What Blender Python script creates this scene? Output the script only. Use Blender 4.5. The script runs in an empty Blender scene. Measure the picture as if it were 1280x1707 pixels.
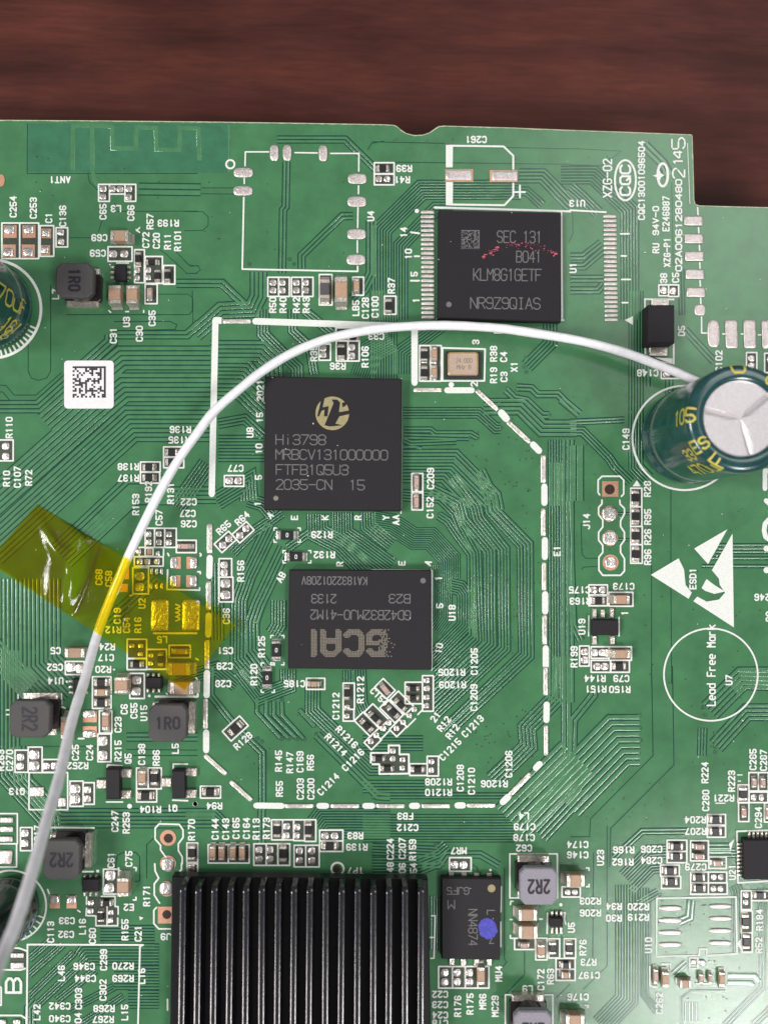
import bpy, bmesh, math, random
from mathutils import Vector, Matrix
WORLD, EXPOSURE = 0.27, -0.20
LAMPS = [('ceiling_lamp', (112, -138, 200), 56, 60, 40.0, (1, .985, .97)),
         ('ceiling_lamp.001', (-195, -150, 200), 70, 70, 32.0, (1, .97, .94)),
         ('ceiling_lamp.002', (112, 112, 220), 130, 100, 4.2, (1, .98, .96)),
         ('ceiling_lamp.003', (-205, -5, 210), 50, 70, 46.0, (1, .98, .95))]

random.seed(7)
S = bpy.context.scene
C = S.collection
# ------------------------------------------------------------------ camera, world, lamps, exposure (1 unit = 1 cm)
F, CX, CY, DIST = 1300.0, 640.0, 853.5, 8.0          # focal length and centre of the photograph in its own pixels, camera height
NADIR = (605.0, 915.0)                               # the point of the photograph straight below the lens
up = Vector((-(NADIR[0]-CX), (NADIR[1]-CY), F)).normalized()
rr = math.radians(0.7)
wx = Vector((math.cos(rr), -math.sin(rr), 0)); wx = (wx - up*wx.dot(up)).normalized()
wy = up.cross(wx)
RW = Matrix((wx, wy, up))                            # camera -> world
cam = bpy.data.cameras.new('camera'); co = bpy.data.objects.new('camera', cam); C.objects.link(co)
co.matrix_world = Matrix.Translation((0, 0, DIST)) @ RW.to_4x4()
cam.sensor_fit = 'VERTICAL'; cam.sensor_height = 36; cam.lens = 36*F/1707
cam.clip_start = .05; cam.clip_end = 2000
cam.dof.use_dof = True; cam.dof.focus_distance = 7.97; cam.dof.aperture_fstop = cam.lens*1e-3/(2*0.065)
S.camera = co
w = bpy.data.worlds.new('World'); S.world = w; w.use_nodes = True
bg = w.node_tree.nodes['Background']; bg.inputs[0].default_value = (.94, .95, 1, 1); bg.inputs[1].default_value = WORLD
def lamp(name, pos, sx, sy, rad, col):
    l = bpy.data.lights.new(name, 'AREA'); l.shape = 'RECTANGLE'; l.size = sx; l.size_y = sy
    l.energy = rad*math.pi*sx*sy; l.color = col
    o = bpy.data.objects.new(name, l); C.objects.link(o); o.location = pos
    o.rotation_euler = (Vector(pos)).to_track_quat('Z', 'Y').to_euler()
    return o
for a in LAMPS: lamp(*a)
S.view_settings.view_transform = 'Standard'; S.view_settings.look = 'None'
S.view_settings.exposure = EXPOSURE; S.view_settings.gamma = 1

DATA = """
@ 0 190
t 390 425 180 ANT1
t 88 600 90 C254
t 218 608 90 C253
t 318 672 90 C1
t 408 660 90 C136
t 668 632 90 C65
t 752 612 180 L3
t 848 640 90 C66
t 972 695 90 R57
t 1090 706 180 R193
t 945 815 90 C72
t 1013 820 90 C20
t 1085 825 90 R11
t 1150 818 90 R101
t 645 800 180 C69
t 635 900 180 C59
t 362 1165 90 L7
B 15 705 130 935
B 130 705 253 935
K 84 82 68 760 190 760 62 885 185 885
s 62 55 65 748 190 748 58 895 185 895
B 262 722 350 920
K 62 62 302 772 295 880
s 48 48 302 772 295 880
B 365 735 440 860
s 42 42 398 768 400 828
B 640 455 710 565
s 42 40 672 487 668 537
B 710 455 810 518
s 42 40 730 488 780 488
B 810 455 880 565
s 42 40 838 487 835 540
E 46 78 10 430
l 2.4 885 755 905 735
@ 160 370 8
c 235 150 0 315 180
B 165 330 485 525
s 105 100 235 430 385 430
l 2.2 280 548 440 548
l 2.2 260 785 430 785
d 190 570 11
B 520 370 650 810
r 210 80 90 560 485
s 75 75 555 645 555 750
B 660 460 890 820
r 190 70 0 745 530
s 75 75 705 645 705 745
r 190 75 90 820 715
B 905 580 1055 830
r 200 80 90 950 710
B 660 830 820 1090
c 130 70 90 715 945
s 70 55 720 1035
c 245 165 90 248 965
c 245 150 90 480 965
l 2.4 175 1180 200 1205
l 2.4 400 1195 440 1195
l 2.4 640 1205 640 1180
l 2.4 540 100 585 140
@ 310 190
l 2.4 535 245 385 245 383 335
l 2.4 378 415 378 450
l 2.8 375 540 365 1003 1110 1018 1110 985
l 2.4 1108 820 1108 895
l 2.4 1112 605 1110 735
l 2.4 1116 465 1115 515
l 2.4 1117 370 1118 255 935 255
l 2.4 850 252 705 250
o 58 106 572 252 655 252 887 255
o 125 66 372 380 370 498
o 122 70 1108 420 1105 568 1103 778 1100 943
ring 288 325 27 12
t 1195 660 90 U4
B 530 1056 600 1180
B 600 1056 669 1180
B 683 1056 753 1180
B 753 1056 822 1180
s 42 40 565 1092 565 1142 625 1092 625 1142 715 1092 715 1142 775 1092 775 1142
B 862 1038 945 1235
m 150 62 90 898 1130
c 165 82 90 1003 1135
B 1078 1055 1148 1172
c 85 38 90 1103 1108
t 562 1235 90 R50
t 628 1235 90 R40
t 715 1235 90 R42
t 778 1235 90 R43
t 1098 1255 90 LB5
t 1160 1255 90 C128
t 1222 1248 90 C100
@ 620 190
t 672 165 180 C261
l 3.2 500 205 850 210 912 270 912 355
l 3.2 912 450 912 530 855 590 500 585
f 477 200 523 200 521 345 477 345
f 477 440 523 440 521 590 477 590
K 180 80 563 397
K 180 76 850 402
q 168 68 560 396
q 168 64 858 402
l 3 955 462 955 540
l 3 920 505 988 505
B 15 315 143 386
B 15 389 143 458
r 90 42 0 70 347
s 40 40 45 422 97 422
t 208 352 180 R39
t 195 425 180 R41
l 3.6 405 605 1280 630
l 3.0 1223 640 1228 1322
l 3.0 420 1322 1237 1333
t 205 765 90 14
l 3 252 765 305 772
t 235 905 90 10
l 3 275 920 305 920
t 272 1035 90 5
l 3 250 1078 305 1078
t 285 1205 90 1
d 290 627 14
t 125 1110 90 R37
B 80 1178 155 1295
r 110 45 90 107 1240
@ 950 190
t 45 578 180 U13
dg 700 385 90 2 22
dg 700 305 90 1 20
dg 695 262 90 4 20
dg 698 190 90 5 24
t 240 415 90 XZG-02 16 66
t 460 430 90 CQC13001096504 12 133
t 552 690 90 94V-0 11.5 50
t 553 868 90 RU 12 18
t 618 645 90 E246887 12.5 60
t 625 895 90 XZG-P1 12 50
t 700 720 90 02A0061280480 12 155
l 1.2 757 190 772 580
q 120 62 795 693 797 808 800 922 804 1038 810 1155
l 2.6 822 605 825 650
l 2.6 828 735 830 768
l 2.6 833 850 835 882
l 2.6 836 962 838 998
l 2.6 838 1078 840 1112
l 2.6 842 1190 843 1225
o 72 74 837 1268
t 603 1062 90 38
t 680 1058 90 C5
B 572 1105 635 1175
B 635 1105 700 1180
s 42 46 602 1140 662 1145
l 2.8 325 775 380 775
l 2.8 330 918 362 918
l 2.8 332 1070 388 1070
l 2.8 335 1220 372 1220
l 3 0 622 230 635
t 18 995 90 U1
@ 0 500
t 735 230 90 C31
t 820 142 90 U3
t 903 218 90 C30
t 985 118 90 C35
t 62 825 90 R110
B -5 905 88 1040
s 46 46 42 945 42 1010
t 45 1155 90 R10
t 115 1145 90 C107
t 188 1150 90 R72
t 1168 838 180 R136
t 1160 905 180 R135
B 1060 950 1190 1016
B 1060 1018 1190 1085
r 92 46 0 1112 985 1112 1048
t 832 1078 180 R138
t 832 1152 180 R137
B 910 1048 1038 1112
B 910 1114 1035 1185
r 92 46 0 964 1081 964 1149
t 962 1240 90 R192
t 1105 1250 90 R131
@ 310 500
l 10.5 192 130 168 1255
f 200 110 232 112 232 155 200 155
P 185 32 0 330 140
l 11 450 138 1470 172
t 322 1088 180 C77
B 250 1135 375 1205
s 48 46 284 1169 340 1169
t 482 585 90 2021
t 415 857 90 U8
t 478 760 90 15
t 473 962 90 10
t 470 1147 90 5
B 860 285 935 390
s 44 40 887 312 887 355
t 827 345 90 R35
B 972 265 1047 395
r 105 46 90 1003 332
B 1048 265 1120 395
s 44 44 1072 307 1072 362
B 970 180 1120 262
r 90 46 0 1080 235
t 982 428 180 R36
t 1158 368 90 R106
t 1230 235 180 C33
@ 620 500
l 2 190 510 187 1380
l 10.8 275 195 275 535
P 185 30 0 360 583
l 10 485 584 645 584
d 512 548 18
B 308 295 377 525
B 377 295 447 525
r 100 42 90 338 355 338 470
c 85 38 90 403 347
c 75 38 90 403 463
t 670 272 90 3
t 660 545 90 2
t 785 348 90 R38
t 850 368 90 C4
t 785 487 90 R19
t 852 497 90 C3
t 918 432 90 X1
l 3 455 310 730 318 726 523 455 523 455 310
P 190 32 -43 742 648
l 12 835 730 868 768
P 200 32 -43 948 855
l 11 1040 935 1078 975
P 182 36 -90 1105 1092
l 10 1113 1205 1115 1312
B 258 1122 328 1240
c 82 32 90 288 1175
t 378 1155 90 C209
l 2.6 640 195 655 195
l 3 790 212 840 212
@ 950 500
f 352 130 405 105 405 162
f 430 1165 402 1205 455 1205
l 3 485 345 482 -5 668 -3
l 3 668 280 668 412
f 490 352 500 370 660 378 660 415 560 395
t 718 200 90 D5
o 80 176 925 218
q 80 182 1040 222 1158 222 1275 224
l 2.4 848 110 848 213 882 215
l 2.4 985 220 1000 220
l 2.4 1105 220 1118 220
l 2.4 1215 226 1232 226
t 960 395 90 C102
B 1138 340 1205 470
s 40 40 1168 378 1168 425
B 1255 345 1330 470
s 46 44 1292 385
t 500 472 180 C148
B 588 455 722 508
s 46 40 622 482
t 360 900 90 C149
t 498 1222 90 R28
l 2.8 190 1260 180 1245 180 1165 205 1140 320 1140 345 1165 345 1255 330 1270
K 106 100 258 1222
HO 33 255 1225
l 8 1258 1105 1258 1220
l 8 1258 1105 1300 1105
@ 0 810
t 880 120 90 R153
t 1030 205 90 C57
t 1222 103 180 C22
t 1215 178 180 C27
t 1222 245 180 C26
t 642 590 90 C68
t 705 600 90 C58
t 760 840 90 C19
t 735 930 180 R12
t 820 900 90 C54
t 893 900 90 R16
t 920 760 90 U2
t 695 1040 180 R24
t 688 1110 180 C17
t 670 1186 180 R20
t 362 1065 180 C5
t 358 1172 180 C52
c 128 65 0 485 1080
B 425 1135 545 1220
s 62 62 462 1172 525 1180
@ 190 860 8
B 420 165 545 420
B 545 165 680 420
B 680 165 835 420
s 75 78 470 245 470 350 605 240 605 352 738 245 738 352
B 835 325 1100 490
c 170 70 0 945 405
B 340 420 420 540
s 70 70 335 475
b 420 430 525 535
K 60 70 475 480
s 60 70 590 500
l 2.6 665 440 665 530
B 275 545 660 670
s 78 78 350 610 452 610 580 608
s 40 85 510 740 575 740 640 740
s 40 78 500 935 572 935 640 935
K 130 160 830 625 1035 625 825 870 1030 870
s 90 150 800 625 1068 625 795 870 1065 870
l 2.8 720 500 735 530
l 2.8 720 720 710 980 1145 990 1145 960
l 2.8 1120 745 1155 745 1155 770
l 2.8 1150 500 1165 515 1155 535
b 255 690 465 1040
s 120 110 350 805 345 950
K 150 170 130 760
K 120 110 130 960
l 2.6 215 1060 250 1060
@ 190 1020 8
Q 250 420 615 45
Q 250 420 1030 45
l 3.2 535 285 1105 285
sq 850 -100 865 120
t 645 368 180 L5
B 180 365 440 620
s 70 55 245 450 365 450 360 560
r 180 80 0 300 700
B 180 625 440 770
B 440 500 705 765
s 65 60 500 580 495 685
r 190 70 90 620 635
B 740 445 1020 610
c 190 75 0 890 530
c 290 170 0 870 765
l 2.8 1095 620 1125 640
l 2.8 1095 880 1115 905
l 3.6 555 1130 1120 1130 1120 1095
l 2.2 700 1085 720 1100
c 310 180 0 905 1020
B 215 820 410 1155
s 125 110 310 910 305 1060
d 475 1120 20
c 210 180 90 95 980
l 3 0 770 10 770
@ 310 810
P 195 38 -90 155 340
l 10.5 155 465 152 582
P 190 36 -90 148 710
l 10.5 148 838 145 962
P 190 36 -90 138 1090
t 465 115 90 1
t 245 270 42 R65
t 365 210 42 R64
X 255 362 125 75 42
X 370 300 125 75 42
s 44 44 240 382 280 342 350 320 390 275
t 545 190 45 A
t 702 205 90 E
t 900 205 90 K
t 1112 205 90 R
t 880 315 180 R129
t 895 445 180 R132
t 615 590 60 AB
t 995 505 90 R
t 355 550 90 R156
t 262 842 90 C36
t 490 1040 90 R125
t 440 1220 90 R120
t 255 1065 180 C51
t 252 1165 180 C29
B 215 470 297 590
s 46 46 250 510 250 560
B 215 590 305 750
s 62 56 258 630 258 705
z 145 60 0 655 318
z 145 60 0 712 458
z 145 62 90 585 1062
z 145 62 90 525 1240
cr 655 318 170 92
cr 718 458 180 80
cr 592 1062 85 190
cr 530 1240 85 190
@ 620 810
B 258 45 328 155
c 82 32 90 287 98
t 375 140 90 C152
t 90 205 90 Y
t 155 220 90 AA
t 193 500 90 E
t 362 498 70 A
t 430 597 90 1
t 437 775 90 5
t 517 820 90 U18
t 432 1050 80 10
l 2.6 0 543 388 548 385 1190
t 660 1135 90 C1205
t 515 1205 180 R1205
t 1195 420 90 E1
l 10.5 1113 5 1113 110
P 180 32 -90 1105 235
l 10.5 1116 350 1116 460
P 185 32 -90 1110 585
l 10.5 1118 700 1118 812
P 190 32 -90 1114 930
l 10.5 1122 1050 1122 1162
P 185 32 -90 1120 1262
@ 950 810
t 105 230 90 J14
l 2.8 205 92 205 115 183 140 183 185 210 220 210 265 183 300 183 350 210 385 210 430 185 460 185 545 210 578 325 578 350 550 350 470 325 430 325 385 350 350 350 300 325 262 325 225 350 180 350 145 322 118 320 92
E 104 104 253 180 256 337 260 495
s 84 84 253 180 256 337
s 66 66 260 495
B 390 15 462 135
B 390 135 462 262
B 390 262 465 380
B 390 380 465 500
r 105 48 90 422 75 425 195 425 322 427 440
t 500 200 90 R95
t 500 330 90 R26
t 500 460 90 R96
f 520 575 700 468 735 540 745 640 785 690 765 730
f 800 405 1015 280 890 505 840 450
f 1048 308 1057 915 795 745 820 715 880 748 960 735 1000 690 965 640 960 600 915 545
f 848 660 880 602 930 640 1000 683 930 698 870 678
t 792 600 90 ESD1
ringc 908 1220 303 11
t 910 1160 90 Lead_Free_Mark 15.5 137
t 1025 1255 90 U7
t 1240 720 180 246
t 1285 845 90 00
t 60 672 180 C175
t 65 745 180 R163
t 345 650 180 C173
B 120 640 240 705
s 44 44 150 672 205 672
B 120 710 240 775
r 96 46 0 183 742
B 250 688 405 778
c 105 58 0 332 735
t 352 822 90 1
t 75 910 90 U19
l 2.4 120 840 118 970
l 2.4 315 850 315 970
B 60 1035 122 1165
s 46 46 92 1072 92 1125
t 25 1105 90 R199
B 135 1040 250 1115
s 46 44 155 1077 208 1077
B 250 1040 395 1128
c 120 55 0 330 1088
B 135 1128 260 1205
B 262 1128 382 1205
s 46 44 172 1167 220 1167
r 100 46 0 318 1167
t 160 1245 180 R144
t 330 1245 180 C79
d 1268 405 20
d 1268 545 20
l 8 1290 210 1258 245 1252 290 1262 330 1290 350
l 8 1265 95 1300 125
@ 0 1110
t 362 97 180 U14
d 435 102 8
B 600 70 720 275
r 105 50 0 655 108 655 238
c 85 46 0 655 173
t 805 280 90 C6
t 868 290 90 C55
t 932 305 90 U15
B 645 290 725 435
c 115 45 90 682 358
t 765 380 90 C23
B 635 440 720 620
s 60 62 668 485 668 578
t 765 550 90 R215
t 582 560 90 C24
K 90 70 583 330 583 425
s 80 48 580 310 580 440
c 140 70 90 428 400
t 830 600 90 Q5
t 918 572 90 C138
t 1012 595 90 R86
t 1135 535 90 L5
l 2.4 45 285 60 285
l 2.4 45 315 60 315
l 2.4 120 185 120 220
l 2.4 400 180 400 250
l 3 405 265 425 275
l 3 510 470 545 470
t 65 610 90 C270
t 8 610 90 R263
B 100 545 185 688
s 46 46 138 588 136 648
B 185 525 275 690
s 66 62 226 573 224 645
B 278 605 400 688
s 46 46 302 645 357 645
t 490 560 90 C25
t 505 645 180 R252
b 190 690 440 930
t 112 812 180 Q13
q 92 62 243 812
q 50 60 405 880
B 455 745 540 908
s 66 62 490 795 488 862
B 540 755 612 895
s 46 46 570 800 568 858
l 2.6 695 660 697 640 790 645
l 2.6 690 880 795 880
d 840 907 16
B 885 660 960 795
B 960 660 1045 795
c 92 50 90 918 725
r 110 50 90 998 725
B 885 795 1015 880
r 110 50 0 940 842
t 975 928 180 R104
t 1115 920 180 Q1
l 2.8 1122 665 1122 635 1215 635
l 2.8 1118 868 1215 872
d 1262 893 16
t 745 1005 90 C247
t 818 1015 90 R253
b -20 955 115 1150
q 85 36 48 995 48 1055 45 1118
B 135 1045 210 1195
s 46 46 165 1080 165 1145
t 245 1100 90 R217
l 3 330 1045 610 1048
l 2.8 1105 1280 1040 1190 1040 1160 1005 1120 1005 1050 1030 1022 1160 1025 1185 1060 1185 1110 1155 1150 1155 1195 1180 1235 1180 1280
E 104 104 1088 1112 1088 1278
HO 30 1090 1115
s 78 78 1088 1282
t 1240 1060 90 R170
B 1210 1145 1280 1280
r 110 50 90 1240 1210
@ 310 1110
l 10.5 137 45 135 190
P 195 34 -90 128 310
l 10.5 132 430 132 545
t 242 115 180 C28
P 185 30 -42 192 638
P 190 30 -42 358 808
l 10 455 903 620 905
P 190 30 0 732 905
l 10 862 905 908 905
P 190 30 0 1028 905
l 10 1158 905 1205 905
t 370 485 42 R128
X 320 405 150 85 42
r 105 48 42 320 405
t 702 115 180 C185
b 780 80 898 152
c 70 36 0 828 118
t 970 260 90 C1212
t 1128 155 90 R1212
t 600 615 90 R145
t 672 625 90 R147
t 738 620 90 C169
t 805 625 90 R56
t 605 795 90 R55
t 740 795 90 C203
t 808 795 90 C200
t 920 765 45 C1214
t 970 510 -45 R1214
t 1040 460 -45 R1216
t 1080 608 45 C1216
B 95 778 225 855
r 110 50 0 157 818
t 185 905 180 R94
d 62 892 16
t 190 1055 90 C144
t 258 1055 90 C143
t 325 1050 90 C165
t 392 1050 90 C164
t 455 1055 90 R113
t 522 1050 90 R173
B 555 995 625 1125
B 625 995 697 1125
B 697 995 768 1130
B 768 995 840 1135
r 110 46 90 588 1062 790 1062
s 42 42 652 1035 650 1095 718 1040 715 1095
B 865 1062 1015 1132
B 865 1132 1015 1200
s 44 44 900 1098 962 1098
r 112 46 0 930 1168
t 1095 1098 180 R83
t 1105 1172 180 R139
B 145 1155 275 1275
B 275 1155 410 1275
c 88 40 90 172 1212 230 1212 302 1212 362 1212
B 440 1150 520 1290
B 520 1150 595 1290
B 595 1150 672 1290
s 44 44 475 1190 475 1250 545 1188 545 1250
r 120 48 90 628 1215
B 700 1160 775 1300
B 775 1160 862 1300
s 44 44 735 1195 735 1258 815 1195 815 1258
ring 980 1312 40 13
HO 22 975 1312
t 1095 1325 180 TP7
@ 540 1120 6.4
B 205 120 325 400
r 160 60 90 245 225
s 58 55 250 375 245 470
B 205 400 320 525
t 590 265 -45 C154
b45 650 180 180 130 -45
c 110 55 -52 650 185
B 865 110 1050 340
r 140 55 0 950 180 950 280
B 1050 40 1165 420
s 62 60 1095 90 1098 175 1095 270 1090 360
X 455 560 240 130 -45
X 560 470 240 130 -45
r 170 62 -45 455 575 540 495
s 60 60 630 600 690 540 560 675 500 740
X 720 420 230 125 -45
X 830 330 230 125 -45
r 165 60 -45 735 430 815 355
s 58 58 910 465 965 400 845 535 775 600
l 2.6 880 595 975 500
l 2.6 1000 455 1050 405
l 2.6 700 625 600 725
X 790 600 150 110 45
X 520 740 150 110 45
l 3 500 985 500 865 690 865 690 785 805 785 805 880 905 880 905 1085 590 1090 590 985 500 985
F 510 870 690 870 690 980 510 980
F 600 880 900 890 900 1075 600 1080
F 695 790 800 790 800 880 695 880
r 150 58 0 585 930 675 1035
s 60 58 735 840 735 925 838 935 835 1025
B 915 980 1100 1105
r 160 62 0 1000 1045
B 1100 900 1220 1110
s 60 58 1145 955 1145 1045
@ 620 1110
t 520 122 180 R1209
t 658 205 90 C1209
t 650 390 45 C1213
t 505 540 45 C1215
t 410 330 52 21
t 465 375 52 R12
t 520 425 52 R12
t 883 635 90 C1206
t 570 725 90 C1208
t 642 745 90 C1210
t 430 750 180 R1208
t 430 818 180 R1210
t 790 762 180 R1206
P 190 30 0 120 905
l 10.5 258 905 292 905
P 190 30 0 412 905
l 10.5 552 902 588 902
P 190 30 0 705 902
l 11 845 880 878 848
P 190 32 46 955 765
l 10.5 1058 660 1082 635
P 195 30 -90 1122 480
l 10.5 1128 250 1126 350
t 215 972 180 FB3
t 230 1045 180 C212
t 118 1185 90 C224
t 195 1180 90 C207
t 262 1190 90 R159
t 980 970 180 L4
t 985 1040 180 C179
t 982 1110 180 C178
t 982 1178 180 C62
t 560 1195 180 MR7
B 500 1240 640 1328
s 48 48 532 1285 590 1285
t 118 1320 90 148
t 195 1325 90 206
t 268 1325 90 154
@ 950 1110
t 165 150 180 R151
t 320 152 180 R150
t 870 690 90 R224
t 875 870 90 C280
t 1042 745 90 R223
t 990 855 180 R221
t 1180 605 90 C285
t 1248 610 90 C287
t 1215 980 90 C294
t 808 995 180 R204
t 810 1070 180 R207
B 885 960 1003 1030
B 885 1035 1003 1108
r 96 48 0 940 995 940 1072
t 345 1190 180 R166
t 525 1185 180 C286
t 340 1268 180 R162
t 525 1258 180 C284
t 195 1240 90 U23
t 48 1155 180 C174
t 48 1222 180 C146
f 1060 1120 1035 1195 1025 1150
l 2 1080 705 1110 705
l 2 1085 745 1100 745
l 2 940 888 1000 888
@ 1200 1250 11.38
B 335 665 535 1000
r 290 150 90 440 840
B 345 1005 540 1360
c 165 80 90 462 1200
B 540 430 720 780
B 720 430 910 780
c 160 78 90 655 630
c 165 78 90 822 630
B 545 800 900 1000
s 100 120 625 900 770 900
B 835 1010 1000 1370
c 200 100 90 930 1210
@ 1080 1360 6.4
B 200 260 410 380
B 200 380 410 500
r 160 70 0 305 330 300 435
B 450 265 640 480
c 95 55 0 550 335 550 440
b 645 440 830 560
c 100 55 0 745 510
B 130 525 330 645
B 140 645 345 775
r 160 75 0 235 590 245 705
B 450 600 640 715
B 640 600 835 715
B 450 715 640 835
B 640 715 840 835
r 160 72 0 540 660 545 775
s 60 60 695 650 770 650 692 775 765 775
t 505 545 180 C279
t 895 600 90 U21
B 990 800 1100 1000
s 60 60 1035 840 1035 920
B 1100 800 1290 905
r 160 65 0 1190 850
B 990 1015 1110 1250
r 175 75 90 1040 1130
l 2.6 90 880 935 865 945 1470 620 1490
l 2.6 90 880 85 1500 540 1490 545 1420 620 1420 620 1490
o 245 55 235 985 235 1115 235 1245 235 1375
o 245 50 770 965 770 1095 770 1225 765 1355
t 1185 1110 90 R184
l 3 945 165 1290 155
l 3 945 165 955 715 1290 695
@ 950 1377
B 1110 690 1175 815
r 110 46 90 1140 750
t 1218 770 90 R52
t 505 770 90 U10
f 1075 760 1105 725 1105 800
t 130 485 180 R203
t 130 562 180 R206
t 282 520 180 R34
t 282 595 180 R30
t 440 522 180 R220
t 440 590 180 R219
t 82 785 90 R76
t 118 880 180 R73
t 122 965 180 C197
t 50 1105 180 C176
t 575 1145 90 C262
@ 1080 1547 8
c 190 60 90 105 650
c 190 85 90 235 690
c 145 105 0 495 750
c 115 55 90 715 680
c 115 45 90 835 680
c 190 75 90 990 690
l 2.6 20 510 20 770 120 790
l 2.6 180 480 295 480 295 560
b 550 400 660 540
s 60 60 600 450
s 90 70 715 460
d 820 455 22
l 2.4 640 740 880 740
@ 830 1400 6.4
b 125 150 630 620
t 780 935 90 U5
c 190 130 0 825 440
B 680 500 875 610
s 60 55 740 555 815 555
c 195 125 0 315 805
c 200 135 0 318 990
l 2.6 130 690 135 655 160 655
l 2.6 130 850 150 850
l 2.6 130 1020 130 1050 160 1050
l 2.6 440 845 470 845
l 2.6 940 300 968 300 968 325
l 2.6 940 500 968 500 968 475
d 668 692 18
l 2.4 525 780 520 1000
l 2.6 700 775 715 780 705 840 720 900
B 175 1050 395 1170
c 90 50 0 285 1130
b 400 1050 520 1280
c 130 80 90 465 1190
B 540 1055 655 1260
r 150 75 90 585 1160
B 705 1055 825 1260
r 150 75 90 762 1160
@ 830 1560 7.53
B 725 285 965 420
B 725 420 965 560
r 150 80 0 850 375
c 110 80 0 850 500
t 535 550 90 C172
t 655 510 90 R63
t 370 665 180 L9
b 90 740 685 1300
c 230 170 0 965 1085
l 2.6 1090 870 1130 875 1125 900
@ 620 1377
t 818 955 90 MU4
t 553 1165 90 R176
t 633 1150 90 R175
t 715 1135 90 MR6
t 795 1165 90 MC29
B 430 908 520 1048
B 520 908 602 1048
B 602 908 683 1048
B 683 908 755 1048
s 48 46 468 945 468 1005 548 945 548 1005 628 945 628 1005
c 110 50 90 705 970
t 440 1088 180 C22
t 440 1155 180 C23
t 440 1222 180 C24
t 440 1275 180 C18
d 765 285 8
l 2.4 385 580 408 580 400 855 380 855
l 2.4 375 720 405 720
l 2.2 835 392 833 555
l 2.2 832 620 832 780
@ 0 1377
t 720 220 90 C61
t 835 212 90 C75
t 330 685 90 C113
t 435 612 180 C33
t 430 700 180 C32
t 535 650 90 L16
t 600 710 90 C60
t 810 670 90 R155
t 895 695 90 C21
t 835 525 180 E2
t 950 450 90 R171
t 1075 715 180 J9
b -20 115 110 265
q 90 90 40 200
K 66 84 357 490 465 490
s 60 52 355 475 465 475
l 2.6 505 545 520 555
l 2.8 310 410 320 435
B 1210 235 1280 330
s 50 50 1238 270
@ 130 1440 6.737
B 290 60 460 340
s 110 110 370 125 355 270
l 2.8 460 45 460 70 485 80
l 2.8 630 40 660 45 655 75
l 2.8 625 405 655 405 655 375
c 200 135 90 505 265
l 3 45 88 175 88
d 225 82 18
l 2.6 100 370 100 455
l 2.6 100 500 95 580 205 585 205 695 450 695 450 610
l 2.6 330 480 330 690
l 2.6 265 365 420 365 420 480 455 480 455 565
F 110 380 320 380 320 570 110 570
F 215 560 325 560 325 680 215 680
F 340 480 440 480 440 680 340 680
s 68 62 150 430 148 525
r 150 70 0 320 445
r 150 70 90 255 590
s 60 58 375 540 372 630
l 2.8 920 440 910 430 860 350 860 225 910 160 870 80 865 0
l 2.8 1040 730 910 730 855 670 855 520 885 490
K 160 190 980 575
HO 50 1000 570
E 175 175 1000 280
s 135 135 1000 275
l 2.8 1165 -5 1165 60 1115 130
f 690 590 740 605 700 635
@ 0 1540 7.53
t 175 775 90 B 29 29
l 3 1800 265 350 260 340 1300
l 2.8 1800 265 1760 285 1735 1300
l 3 140 300 245 305 340 340
l 3 0 575 260 580 320 560
F 130 320 320 350 320 560 130 560
q 170 62 225 390
q 170 80 225 520
l 3 -10 1150 270 1150 345 1200
s 90 70 220 1230 40 1230
l 3 -10 780 20 800 20 1020 -10 1020
t 468 1110 90 L42
t 775 620 90 L46
t 1060 535 180 C346
t 1075 685 180 C344
t 755 1032 180 C342
t 755 1190 180 C340
t 990 940 90 C303
t 985 1250 90 C304
@ 0 1377
t 672 865 90 C299
t 668 1060 90 C302
t 798 905 180 R270
t 798 985 180 R269
t 918 970 90 L16
t 675 1180 180 R268
t 670 1250 180 R267
t 808 1205 90 L15
l 2.8 1085 1120 1085 1190
"""
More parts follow.
